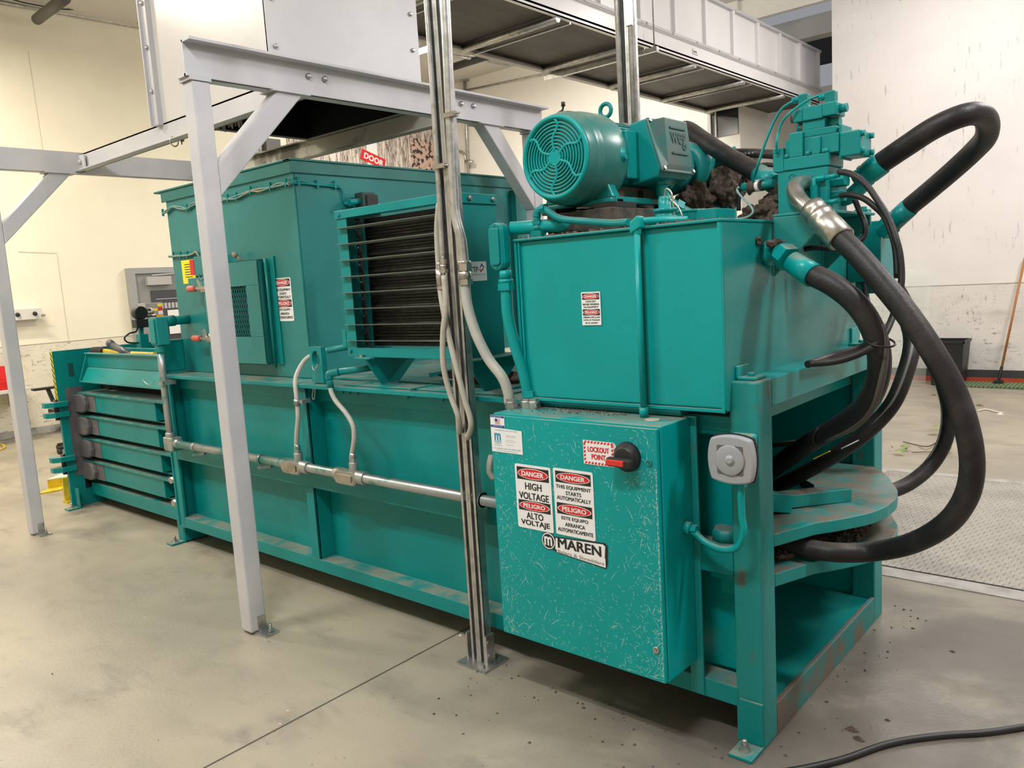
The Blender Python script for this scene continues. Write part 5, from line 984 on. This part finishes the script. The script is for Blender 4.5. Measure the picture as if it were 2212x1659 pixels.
MB().cyl((-1.323, 2.378, .775), (-1.30, 2.378, .772), .023, 20).hexb((-1.30, 2.378, .772), XP, .018, .022).build('cabinet_connector', TEALC, hn)
# ================================================================== LONG CONDUIT ON THE BALER SIDE
rc = T('side_conduit_run', 'long galvanised conduit with outlet bodies along the baler middle rail', 'conduit', (-3.7, 2.37, .7))
zc = .735; yc = 2.385
MB().cyl((-5.02, yc, zc), (-2.07, yc, zc), .0245, 18).build('conduit', COND, rc)
for x in (at(640, 975, y=yc).x-.045, at(760, 1003, y=yc).x-.045):
    fr = FR((x-.07, yc-.03, zc-.042), XP, ZP); mb = MB(); fp(mb, fr, rrect(0, .175, 0, .072, .03, 5), -.05, 0); mb.cyl((x-.09, yc, zc), (x+.15, yc, zc), .034, 16); mb.cyl((x+.06, yc, zc+.02), (x+.06, yc, zc+.075), .024, 14)
    o = mb.build('outlet_body', COND, rc, bevel=.004); mb = MB(); fp(mb, fr, rrect(.004, .171, .004, .068, .028, 5), .0, .004); fp(mb, fr, rrect(.028, .147, .018, .054, .006, 3), .004, .010); mb.build('outlet_cover', CHROME, o, bevel=.003)
    MB().hexb((x+.06, yc, zc+.075), ZP, .022, .018).cyl((x+.06, yc, zc+.09), (x+.06, yc, zc+.12), .015, 12).build('cord_fitting', COND, rc)
for x in (-4.78, -4.02, -2.33): MB().cyl((x-.012, yc, zc), (x+.012, yc, zc), .029, 16).bar((x-.03, yc-.01, zc-.05), (x+.01, yc+.05, zc-.05), .02, .018).build('pipe_strap', COND, rc)
MB().hexb((-2.38, yc, zc), XP, .038, .03).hexb((-2.32, yc, zc), XP, .038, .03).cyl((-2.36, yc, zc), (-2.29, yc, zc), .033).build('union_coupling', COND, rc)
MB().box(-5.14, -5.02, yc-.035, yc+.04, zc-.05, zc+.04).cyl((-5.04, yc, zc), (-4.98, yc, zc), .032, 16).cyl((-5.10, yc, zc+.03), (-5.10, yc, zc+.07), .03, 14).build('corner_box', COND, rc, bevel=.008)
MB().tube([(-5.10, yc, zc+.06), (-5.105, yc, 1.05), (-5.10, yc, 1.36)], .022, 14, smooth=2).box(-5.12, -5.06, yc-.03, yc+.06, 1.12, 1.15).build('riser', COND, rc)
MB().box(-5.15, -5.05, yc-.03, yc+.05, 1.38, 1.56).box(-5.135, -5.065, yc-.042, yc-.03, 1.39, 1.55).cyl((-5.10, yc, 1.33), (-5.10, yc, 1.39), .03, 14).build('elbow_box', TEALR, rc, bevel=.01)
MB().cyl((-5.10, yc+.05, 1.53), (-5.10, 2.62, 1.53), .03, 14).cyl((-5.10, 2.42, 1.53), (-5.10, 2.5, 1.53), .036, 14).build('rear_conduit', TEAL, rc)
fx = T('flexible_conduit', 'grey flexible conduit arching from the first outlet body up beside the hasp plate', 'conduit', (-3.74, 2.39, .9))
MB().tube([A(640, 985, yc), A(641, 940, yc), A(644, 900, yc), A(641, 860, 2.40), A(638, 825, 2.42), A(645, 800, 2.46), A(662, 775, 2.52), A(690, 760, 2.58), A(715, 755, 2.6), A(745, 750, 2.62)], .0125, 12).build('conduit', GHOSE, fx)
MB().cyl(A(641, 862, 2.39), A(642, 875, 2.39), .017, 12).box(A(641, 868, 2.39).x, A(641, 868, 2.39).x+.05, 2.39, 2.44, A(641, 868, 2.39).z-.008, A(641, 868, 2.39).z+.012).build('strap', COND, fx)
MB().cyl(A(709, 757, 2.598), A(756, 748, 2.62), .017, 12).box(A(741, 745, 2.6).x, A(741, 745, 2.6).x+.03, 2.6, 2.66, 1.36, 1.45).build('wall_fitting', TEAL, fx)
fx = T('flexible_conduit', 'grey flexible conduit with an S-bend dropping from the deck to the second outlet body', 'conduit', (-3.24, 2.39, .9))
MB().tube([A(760, 1010, yc), A(760, 985, yc), A(765, 950, yc), A(763, 920, yc), A(748, 893, yc), A(727, 868, 2.39), A(717, 850, 2.40), A(714, 838, 2.41)], .0125, 12).build('conduit', GHOSE, fx)
p = A(714, 836, 2.41); MB().cyl(p, p+ZP*.05, .017, 12).tube([p+ZP*.04, p+ZP*.065, p+Vector((.04, .03, .075))], .02, 12).tube([p+Vector((.04, .03, .075)), p+Vector((.2, .22, .09))], .018, 12).box(p.x+.17, p.x+.24, p.y+.18, p.y+.25, 1.19, 1.26).build('pull_elbow', TEAL, fx)
MB().tube([A(1062, 985, 2.44), A(1058, 1000, 2.42), A(1058, 1020, 2.42), A(1066, 1034, 2.43)], .014, 10).build('hose_loop', LIGHTC, label='loop of pale flexible conduit peeking out left of the cabinet', cat='conduit')
# ================================================================== FLOOR THINGS AND BACKGROUND
dp = T('floor_scale_plate', 'wide grey diamond-tread steel plate set in the floor right of the machine', 'floor plate', (0, 5.4, 0))
MB().box(-1.80, 3.2, 4.40, 6.46, .001, .006).build('tread_plate', DPLATE, dp)
FRM = mat('pale_frame', (.42, .40, .37), .55, col2=(.30, .28, .25), scale=8); GAP = mat('plate_gap', (.02, .02, .02), .9)
MB().box(-1.90, 3.2, 4.26, 4.385, .0005, .004).box(-1.90, 3.2, 6.475, 6.57, .0005, .004).box(-1.95, -1.81, 4.26, 6.57, .0005, .0035).build('curb_frame', FRM, dp)
MB().box(-1.80, 3.2, 4.386, 4.40, .0005, .003).box(-1.80, 3.2, 6.46, 6.474, .0005, .003).build('gap_seal', GAP, dp)
cb_ = [at(1690, 1668, z=.012), at(1760, 1655, z=.012), at(1830, 1637, z=.012), at(1900, 1612, z=.012), at(1960, 1598, z=.012), at(2040, 1588, z=.012), at(2130, 1582, z=.012), at(2212, 1570, z=.012), at(2290, 1555, z=.012)]
MB().tube(cb_, .011, 12).build('floor_cable', BLACK, label='black rubber cable snaking across the floor in the lower right corner', cat='cable')
# right wall things
MB().prism([(-3.55, 11.28, .002), (-2.69, 11.28, .002), (-2.68, 11.47, 1.47), (-3.54, 11.47, 1.47)], (0, .008, 0)).build('acrylic_sheet', GLASS, label='clear acrylic sheet leaning on the white back wall behind the hoses', cat='sheet')
tc = T('waste_bin', 'black plastic waste bin against the white back wall', 'bin', (-2.4, 11.25, 0))
q0, q1 = (-2.66, 11.04), (-2.22, 11.46)
def frus(mb, a, b, c, d, z0, z1, k):
    cx, cy = (a+b)/2, (c+d)/2; w, h = (b-a)/2, (d-c)/2
    P = [(cx+sx*w*k, cy+sy*h*k, z0) for sx, sy in ((-1, -1), (1, -1), (1, 1), (-1, 1))]; Q = [(cx+sx*w, cy+sy*h, z1) for sx, sy in ((-1, -1), (1, -1), (1, 1), (-1, 1))]
    return mb.add(P+Q, [(3, 2, 1, 0), (0, 1, 5, 4), (1, 2, 6, 5), (2, 3, 7, 6), (3, 0, 4, 7)])
frus(MB(), -2.62, -2.21, 11.06, 11.46, 0, .56, .82).build('bin_body', BLACK, tc, bevel=.01); MB().box(-2.63, -2.20, 11.05, 11.07, .54, .575).box(-2.63, -2.20, 11.45, 11.47, .54, .575).box(-2.63, -2.61, 11.05, 11.47, .54, .575).box(-2.22, -2.20, 11.05, 11.47, .54, .575).build('bin_rim', BLACK, tc, bevel=.005)
br = T('push_broom', 'broom with orange wooden handle leaning on the white back wall', 'broom', (-1.84, 11.2, 0))
MB().cyl((-1.835, 11.28, .22), (-1.645, 11.47, 1.56), .014, 12).build('handle', WOODH, br); MB().cyl((-1.86, 11.25, .06), (-1.833, 11.282, .24), .018, 12).prism([(-1.92, 11.2, .03), (-1.80, 11.2, .03), (-1.82, 11.2, .075), (-1.90, 11.2, .075)], (0, .08, 0)).build('socket', BLACK, br, bevel=.004)
GM = mat('green_mop_cloth', (.12, .20, .09), .95, col2=(.22, .27, .15), scale=40, bump=1, bscale=120)
mb = MB(); rnd = random.Random(2)
for i in range(46):
    x = -2.5+i*.045; mb.bar((x, 11.02+rnd.uniform(-.01, .01), .012), (x+.02, 11.30, .03), .035, .025)
mb.build('dust_mop', GM, label='long green dust mop lying along the foot of the back wall', cat='mop')
# twig with leaves
LEAF = mat('wilted_leaf', (.18, .26, .08), .7, col2=(.32, .36, .14), scale=30); TW = mat('twig_bark', (.06, .035, .025), .8)
tg = T('fallen_twig', 'fallen twig with wilted green leaves on the floor beyond the machine', 'twig', at(2000, 960, z=0))
P = lambda u, v, z=.01: at(u, v, z=z)
MB().tube([P(1951, 954), P(1975, 960), P(2005, 964), P(2030, 950), P(2045, 935)], .004, 6).tube([P(1970, 977), P(1995, 976), P(2018, 973), P(2030, 950)], .003, 6).tube([P(1985, 966), P(2000, 971), P(2015, 966)], .002, 5).tube([P(2018, 973), P(2035, 968), P(2048, 970)], .003, 5).build('stem', TW, tg)
rnd = random.Random(9)
for (u, v, s_) in ((1943, 978, .055), (1952, 968, .06), (1962, 970, .045), (1928, 969, .02), (2020, 935, .07), (2024, 925, .05), (2048, 970, .06), (2052, 975, .04)):
    c = at(u, v, z=.02); a = rnd.uniform(0, 6); L = s_; d = Vector((math.cos(a), math.sin(a), 0)); n_ = Vector((-d.y, d.x, 0)); up = Vector((0, 0, 1))
    MB().add([c-d*L, c-d*L*.2+n_*L*.7+up*.02, c+d*L+up*.01, c-d*L*.2-n_*L*.7+up*.03, c+up*(.01+L*.4)], [(0, 4, 1), (1, 4, 2), (2, 4, 3), (3, 4, 0)]).build('leaf', LEAF, tg)
DRY = mat('dry_leaf', (.16, .09, .05), .8); PAP = mat('torn_paper', (.70, .66, .58), .7); STRAW = mat('pale_chip', (.55, .42, .28), .8)
def scrap(c, s_, m, label, cat, name='floor_scrap', seed=0, group=None, flat=.35):
    r_ = random.Random(seed); pts = []
    for k in range(7): a = k*.9; r0 = s_*r_.uniform(.5, 1); pts.append(c+Vector((r0*math.cos(a), r0*.6*math.sin(a), 0.001)))
    top = c+Vector((0, 0, s_*flat)); MB().add(pts+[top], [(i, (i+1) % 7, 7) for i in range(7)]).build(name, m, label=label, cat=cat, group=group)
scrap(P(2017, 854, 0), .05, DRY, 'small dry leaf on the floor just in front of the green mop', 'leaf', 'dry_leaf', 1); scrap(P(2115, 876, 0), .05, DRY, 'dry leaf on the floor right of the thickest hose', 'leaf', 'dry_leaf', 2)
scrap(P(2160, 895, 0), .06, PAP, 'tan scrap of paper on the floor near the right edge', 'scrap', seed=4); MB().tube([P(2112, 887), P(2130, 884), P(2150, 889), P(2168, 892)], .008, 6).build('paper_strip', PAP, label='pale crumpled strip lying on the floor at the right', cat='scrap')
for i, (u, v, s_, m, l) in enumerate(((397, 1296, .010, STRAW, 'pale wood chip on the floor left of the near white post'), (312, 1334, .007, PAP, 'tiny white crumb on the open floor at left'), (113, 1456, .012, DRY, 'dark curled chip on the floor near the left edge'), (149, 1608, .011, STRAW, 'brown chip at the bottom left of the floor'),
     (622, 1536, .014, STRAW, 'orange-tan chip lying on the floor joint line'), (605, 1564, .007, PAP, 'white crumb just below the floor joint line'), (592, 1579, .011, DRY, 'dark seed husk below the floor joint line'), (994, 1373, .014, PAP, 'white foam crumb left of the strut base plate'), (812, 1300, .008, PAP, 'white crumb in the shade under the baler edge'),
     (1840, 1577, .035, LINT, 'grey lint tuft on the floor above the black cable'), (1855, 1598, .03, LINT, 'flat lint flake between the lint tuft and the cable'), (1995, 1600, .018, LINT, 'lint crumb touching the upper side of the floor cable'), (1950, 1608, .018, LINT, 'lint crumb just left along the floor cable'), (1917, 1556, .014, LINT, 'small lint crumb above the cable middle'),
     (2058, 1408, .014, LINT, 'lint crumb on the floor far right of the end frame'), (1972, 1358, .012, LINT, 'dark crumb on the floor right of the end frame corner'))):
    scrap(P(u, v, 0), s_, m, l, 'debris', 'floor_debris', i+20, 'debris bits on the floor', flat=.5)
rnd = random.Random(8); mb = MB()
for i in range(330):
    k = rnd.random()
    if k < .5: x, y = rnd.uniform(-2.3, -1.1), 2.42-abs(rnd.gauss(0, .22))
    elif k < .85: x, y = -1.06+abs(rnd.gauss(0, .10)), rnd.uniform(2.4, 3.9)
    else: x, y = rnd.uniform(-4.5, .2), rnd.uniform(1.2, 5)
    r = .0012+.008*rnd.random()**4; a = rnd.uniform(0, 6); ps_ = [(x+r*math.cos(a+q_)*rnd.uniform(.5, 1.3), y+r*math.sin(a+q_), .0008) for q_ in (0, 1.5, 3, 4.5)]
    mb.add(ps_+[(x, y, r*.8)], [(0, 1, 4), (1, 2, 4), (2, 3, 4), (3, 0, 4)])
mb.build('floor_crumbs', mat('dark_crumbs', (.09, .065, .045), .9), label='brown crumbs of lint and dust strewn on the floor around the machine', cat='dust', kind='stuff')
# ---- left side of the room
rk = T('wall_rack', 'white wall-mounted tool rack with black clips on the cream left wall', 'rack', (-11.45, 3.2, 1.5))
MB().box(-11.53, -11.40, 2.2, 3.84, 1.53, 1.67).box(-11.53, -11.515, 2.2, 3.80, 1.45, 1.53).build('rail', SHELFM if 0 else mat('white_rack', (.66, .64, .60), .5), rk, bevel=.004)
for y in (3.38, 3.56, 3.76): MB().lathe([(.03, 0), (.022, .02), (.012, .04)], (-11.40, y, 1.60), XP, 10).build('clip', BLACK, rk)
MB().box(-11.40, -11.37, 3.83, 3.87, 1.555, 1.585).build('end_hook', CHROME, rk)
wb = T('wall_shelf', 'pale workbench shelf on the left wall carrying a red toolbox', 'shelf', (-11.3, 2.6, .64))
MB().box(-11.53, -11.02, 1.6, 3.50, .655, .69).build('shelf_board', SHELFM, wb); MB().box(-11.53, -11.1, 3.35, 3.38, .45, .655).build('shelf_bracket', SHELFM, wb)
tb_ = T('toolbox', 'bright red metal toolbox with open lid on the shelf at the left edge', 'toolbox', (-11.3, 3.1, .69))
REDB = mat('red_enamel', (.55, .012, .01), .35); MB().box(-11.42, -11.14, 2.7, 3.42, .69, .80).build('tray', REDB, tb_, bevel=.006); MB().prism([(-11.40, 2.7, .80), (-11.40, 3.41, .80), (-11.46, 3.36, .97), (-11.46, 2.75, .97)], (.02, 0, 0)).build('lid', REDB, tb_, bevel=.004); MB().box(-11.14, -11.125, 3.26, 3.31, .73, .78).build('latch', CHROME, tb_)
oc2 = T('office_chair', 'black office chair armrest showing behind the discharge end plate', 'chair', (-9.9, 3.7, 0))
c = at(97, 838, x=-9.9); MB().lathe([(.0, 0), (.04, .0), (.05, .015), (.045, .028), (0, .03)], (c.x, c.y, c.z-.02), ZP, 14).box(c.x-.05, c.x+.05, c.y-.13, c.y+.13, c.z-.018, c.z+.008).build('armrest', BLACK, oc2, bevel=.01); MB().bar((c.x, c.y+.03, c.z-.02), (c.x, c.y+.10, c.z-.30), .06, .035, (0, 1, 0)).box(c.x-.25, c.x+.25, c.y+.08, c.y+.5, c.z-.34, c.z-.27).cyl((c.x, c.y+.3, .08), (c.x, c.y+.3, c.z-.34), .03).build('seat_frame', BLACK, oc2, bevel=.008)
for k in range(5): a = k*1.257; MB().bar((c.x, c.y+.3, .09), (c.x+.28*math.cos(a), c.y+.3+.28*math.sin(a), .06), .04, .035).cyl((c.x+.28*math.cos(a), c.y+.28+.28*math.sin(a), .03), (c.x+.28*math.cos(a), c.y+.32+.28*math.sin(a), .03), .03).build('base_leg', BLACK, oc2)
p = at(136, 930, z=.0); MB().blob((p.x+.22, p.y+.1, .12), (.13, .16, .12), 0, .25, 12, 3).build('black_bag', BLACK, label='lumpy black bag on the floor behind the discharge end plate', cat='bag')
yb = T('floor_bracket', 'yellow painted floor bracket beyond the discharge end plate', 'bracket', (-7.9, 2.65, 0))
p = at(105, 1058, z=0); q_ = at(150, 1050, z=0)
MB().prism([p, q_, q_+ZP*.09, p+ZP*.09], (-.01, .01, 0)).prism([p, q_, q_+Vector((.12, -.12, 0)), p+Vector((.12, -.12, 0))], (0, 0, .012)).build('angle_plate', YEL, yb); MB().prism([p+ZP*.09, q_+ZP*.09, q_+Vector((-.14, .16, .09)), p+Vector((-.14, .16, .09))], (0, 0, .006)).build('top_plate', PAP, yb)
p = at(148, 1085, z=0); MB().box(p.x-.04, p.x+.05, p.y-.03, p.y+.1, 0, .02).box(p.x-.0, p.x+.02, p.y-.03, p.y+.1, .02, .22).build('floor_bracket', YEL, label='second yellow bracket tucked against the end plate foot', cat='bracket')
p0, p1 = at(-10, 965, z=.01), at(15, 962, z=.01); MB().tube([at(-20, 968, z=.01), at(0, 960, z=.01), at(10, 966, z=.01), at(-5, 974, z=.01)], .012, 8).build('extension_cord', YEL, label='end of a yellow cord loop on the floor at the left edge', cat='cord')
# ticket: handset valve post, electrical box
vp = T('valve_post', 'small black and teal lever valve on a post above the discharge section', 'valve', at(308, 740, x=-6.7))
X_ = -6.7; G = lambda u, v: at(u, v, x=X_)
MB().bar(G(303, 690), G(306, 738), .03, .03, (1, 0, 0)).box(*[f for f in (G(306, 730).x-.04, G(306, 730).x+.04, G(306, 730).y-.03, G(306, 730).y+.04, G(306, 745).z-.2, G(306, 722).z)]).build('post', TEAL, vp)
MB().cyl(G(300, 676)-XP*.03, G(300, 676)+XP*.05, .055, 16).lathe([(.05, 0), (.045, .03), (.02, .06)], G(302, 702), ZP, 12).box(G(300, 690).x-.03, G(300, 690).x+.06, G(300, 690).y-.05, G(300, 690).y+.06, G(300, 700).z-.03, G(300, 690).z).build('valve_head', BLACK, vp, bevel=.004)
MB().cyl(G(312, 683), G(337, 681), .014, 10).build('lever', CHROME, vp); MB().tube([G(298, 704), G(294, 716), G(280, 720), G(269, 730), G(275, 739), G(292, 741), G(316, 738)], .007, 8).build('hose', BLACK, vp)
eb = T('switch_box', 'grey electrical box with yellow and red warning labels before the grey door', 'electrical box', at(335, 700, x=-9.0))
X_ = -9.0; a, b = G(313, 655), G(356, 700)
MB().box(-9.18, -9.0, a.y, b.y, b.z, a.z).build('box', mat('switch_grey', (.30, .30, .28), .5), eb, bevel=.005)
fr = FR((-8.999, a.y, b.z), YP, ZP); Wb, Hb_ = b.y-a.y, a.z-b.z
def pad(x0, x1, y0_, y1_, m, nm): mb = MB(); fp(mb, fr, [(x0*Wb, y0_*Hb_), (x1*Wb, y0_*Hb_), (x1*Wb, y1_*Hb_), (x0*Wb, y1_*Hb_)], 0, .002); mb.build(nm, m, eb)
pad(.70, .95, .82, .95, YELP, 'yellow_label'); pad(.44, .66, .62, .74, YELP, 'yellow_label'); pad(.72, .96, .64, .78, REDP, 'red_label'); pad(.70, .96, .46, .62, STW, 'white_label'); pad(.55, .93, .18, .44, mat('orange_label', (.75, .38, .01), .5), 'orange_label'); pad(.10, .46, .42, .52, REDP, 'red_label'); pad(.12, .46, .14, .36, PAP, 'white_label'); pad(.12, .35, .56, .78, STW, 'white_label')
for k in range(4): MB().cyl(fr((.17+.13*(k % 2))*Wb, (.52+.18*(k//2))*Hb_, .0), fr((.17+.13*(k % 2))*Wb, (.52+.18*(k//2))*Hb_, .03), .014, 10).build('push_button', BLACK if k < 3 else STW, eb)
MB().cyl((-9.1, (a.y+b.y)/2, 0), (-9.1, (a.y+b.y)/2, b.z), .03, 10).build('stand', BLACK, eb)
a, b = at(362, 670, x=-11.44), at(384, 720, x=-11.44); MB().box(-11.45, -11.44, a.y, b.y+.1, b.z, a.z).build('paper_sheet', STW, label='plain white sheet fixed to the grey door right of the electrical box', cat='paper')
# cleaning tools lying on the discharge section
bx = T('bench_brush', 'black-bristled brush with yellow plastic handle lying on the discharge section', 'brush', (-6.5, 2.68, 1.28))
H = lambda u, v, y=2.68: at(u, v, y=y)
MB().tube([H(203, 758), H(215, 758), H(226, 760)], .034, 10).build('bristles', mat('bristle', (.02, .018, .018), .9, bump=.6, bscale=200), bx)
MB().bar(H(225, 760), H(262, 766), .03, .05).bar(H(255, 765), H(275, 768), .02, .02).build('handle', YEL, bx, bevel=.006)
MB().cyl(H(243, 746), H(287, 768), .026, 12).lathe([(.02, 0), (.032, .01), (.032, .05)], H(243, 746), (-1, 0, .4), 10).build('pipe_tool', mat('dark_grey_tube', (.06, .065, .08), .35), label='dark grey tube lying slanted across the yellow brush', cat='tool')
MB().tube([H(285, 764), H(310, 765), H(335, 766)], .018, 10).build('yellow_pole', YEL, label='yellow pole lying along the discharge section behind the vertical conduit', cat='pole')
MB().tube([at(308, 820, y=2.5), at(318, 830, y=2.5), at(328, 829, y=2.5), at(335, 820, y=2.48)], .003, 6).build('wire_scrap', CHROME, label='bent wire hooked beside the vertical conduit', cat='wire')
# ceiling services at upper left
a, b = at(80, 44, z=5.32), at(150, -14, z=5.32)
MB().cyl(at(80, 42, x=-11.35), at(140, -4, x=-9.9), .065, 16).build('dark_duct', mat('dark_tube', (.10, .09, .085), .5), label='dark round tube meeting the left wall near the ceiling', cat='tube')
mb = MB(); mb.tube([at(-30, 0, x=-11.49), at(100, 22, x=-11.49), at(330, 64, x=-11.49), at(420, 80, x=-11.49)], .022, 8, smooth=0); mb.build('wall_conduit', STEEL, label='thin conduit running along the top of the left wall', cat='conduit')
X_ = -11.3; MB().tube([G(0, -10), G(45, 4), G(90, 13), G(135, 20), G(208, 21), G(245, 32), G(300, 49), G(350, 60)], .008, 6).build('drooping_wire', BLACK, label='drooping black wire with clips below the ceiling at upper left', cat='wire')
MB().box(-11.4, -11.25, G(205, 8).y, G(217, 8).y, G(212, 22).z, G(205, 6).z).build('sensor_box', mat('sensor_grey', (.16, .15, .14), .5), label='small grey box on the drooping wire near the ceiling', cat='box')
# conduits on the rear wall, ceiling pipes behind the strut
MB().cyl(at(960, 205, y=11.5), at(1310, 132, y=11.5), .02, 10).cyl(at(1003, 168, y=11.5), at(1012, 400, y=11.5), .03, 10).box(at(998, 160, y=11.5).x, at(1009, 160, y=11.5).x, 11.44, 11.55, at(1003, 176, y=11.5).z, at(1003, 160, y=11.5).z).tube([at(985, 328, y=11.5), at(992, 326, y=11.5), at(1003, 333, y=11.5), at(1006, 350, y=11.5), at(1009, 400, y=11.5)], .025, 8).cyl(at(1006, 349, y=11.4), at(1022, 350, y=11.4), .04, 8).build('wall_conduit', STEEL, label='thin conduits with a junction box on the rear cream wall', cat='conduit')
for (p_, q_, r_, l) in (((968, 148, 5.3), (1080, 113, 5.3), .06, 'dark pipe under the ceiling behind the strut, lower of the group'), ((965, 105, 5.35), (1090, 135, 5.35), .035, 'silver pipe under the ceiling behind the strut'), ((965, 118, 5.33), (1098, 140, 5.33), .025, 'thin pipe beside the silver pipe under the ceiling')):
    MB().cyl(at(p_[0], p_[1], z=p_[2]), at(q_[0], q_[1], z=q_[2]), r_, 10).build('ceiling_pipe', mat('black_pipe', (.03, .03, .035), .5) if r_ > .05 else STEEL, label=l, cat='pipe')
# printed bark banner on the far left wall and small electrical cabinet
lm = T('printed_banner', 'wall banner printed with grey tree bark and a red and white sign above the hopper', 'banner', (-11.5, 9.8, 3.3))
y0_, y1_ = 7.9, 11.45; MB().box(-11.53, -11.50, y0_, y1_, 3.2, 5.0).build('banner_print', LOGM, lm)
a = at(866, 330, x=-11.498); b = at(940, 330, x=-11.498); MB().box(-11.50, -11.497, a.y+.25, b.y+.1, 3.2, 4.45).build('rust_bark_print', LOGO_, lm)
a = at(793, 330, x=-11.49); b = at(817, 345, x=-11.49); s2_ = MB().box(-11.50, -11.494, a.y, b.y, 3.5, at(800, 306, x=-11.49).z).build('sign_print', STW, lm)
fr = FR(at(788, 347, x=-11.49), Vector((0, 1, -.30)), Vector((0, .30, 1))); mb = MB(); fp(mb, fr, [(-.1, 0), (.46, 0), (.46, .19), (-.1, .19)], 0, .002); rr = mb.build('red_band', REDP, s2_); MB().text('DOOR', fr, .19, .045, .10, .44, c=.004, bold=.02).build('white_lettering', STW, s2_)
ec = T('wall_panel_box', 'grey electrical wall box seen through the gap between frame brace and hopper', 'electrical box', at(590, 320, x=-11.4)); a, b = at(574, 298, x=-11.4), at(608, 330, x=-11.4)
MB().box(-11.53, -11.4, a.y, b.y, b.z-.2, a.z).build('box', mat('dark_box', (.08, .08, .08), .5), ec); MB().box(-11.4, -11.37, a.y+.15, a.y+.35, b.z-.1, a.z-.2).build('handle', CHROME, ec)
MB().cyl(at(560, 295, x=-11.45), at(562, 340, x=-11.45), .03, 8).build('wall_pipe', STEEL, label='short vertical pipe left of the grey electrical wall box', cat='pipe')
# lint tufts hanging from the chute rim
mb = MB(); rnd = random.Random(4)
for i in range(34):
    x = rnd.uniform(-5.05, -4.0); L = rnd.uniform(.004, .04); w_ = rnd.uniform(.005, .03); mb.prism([(x, 2.63, 2.675), (x+w_, 2.63, 2.675), (x+w_*.6, 2.63, 2.675-L), (x+w_*.3, 2.63, 2.675-L*.8)], (0, .006, 0))
mb.build('hanging_lint', mat('tan_lint', (.25, .22, .17), .9), label='ragged tan lint hanging under the near angle beam below the chute', cat='lint', kind='stuff')
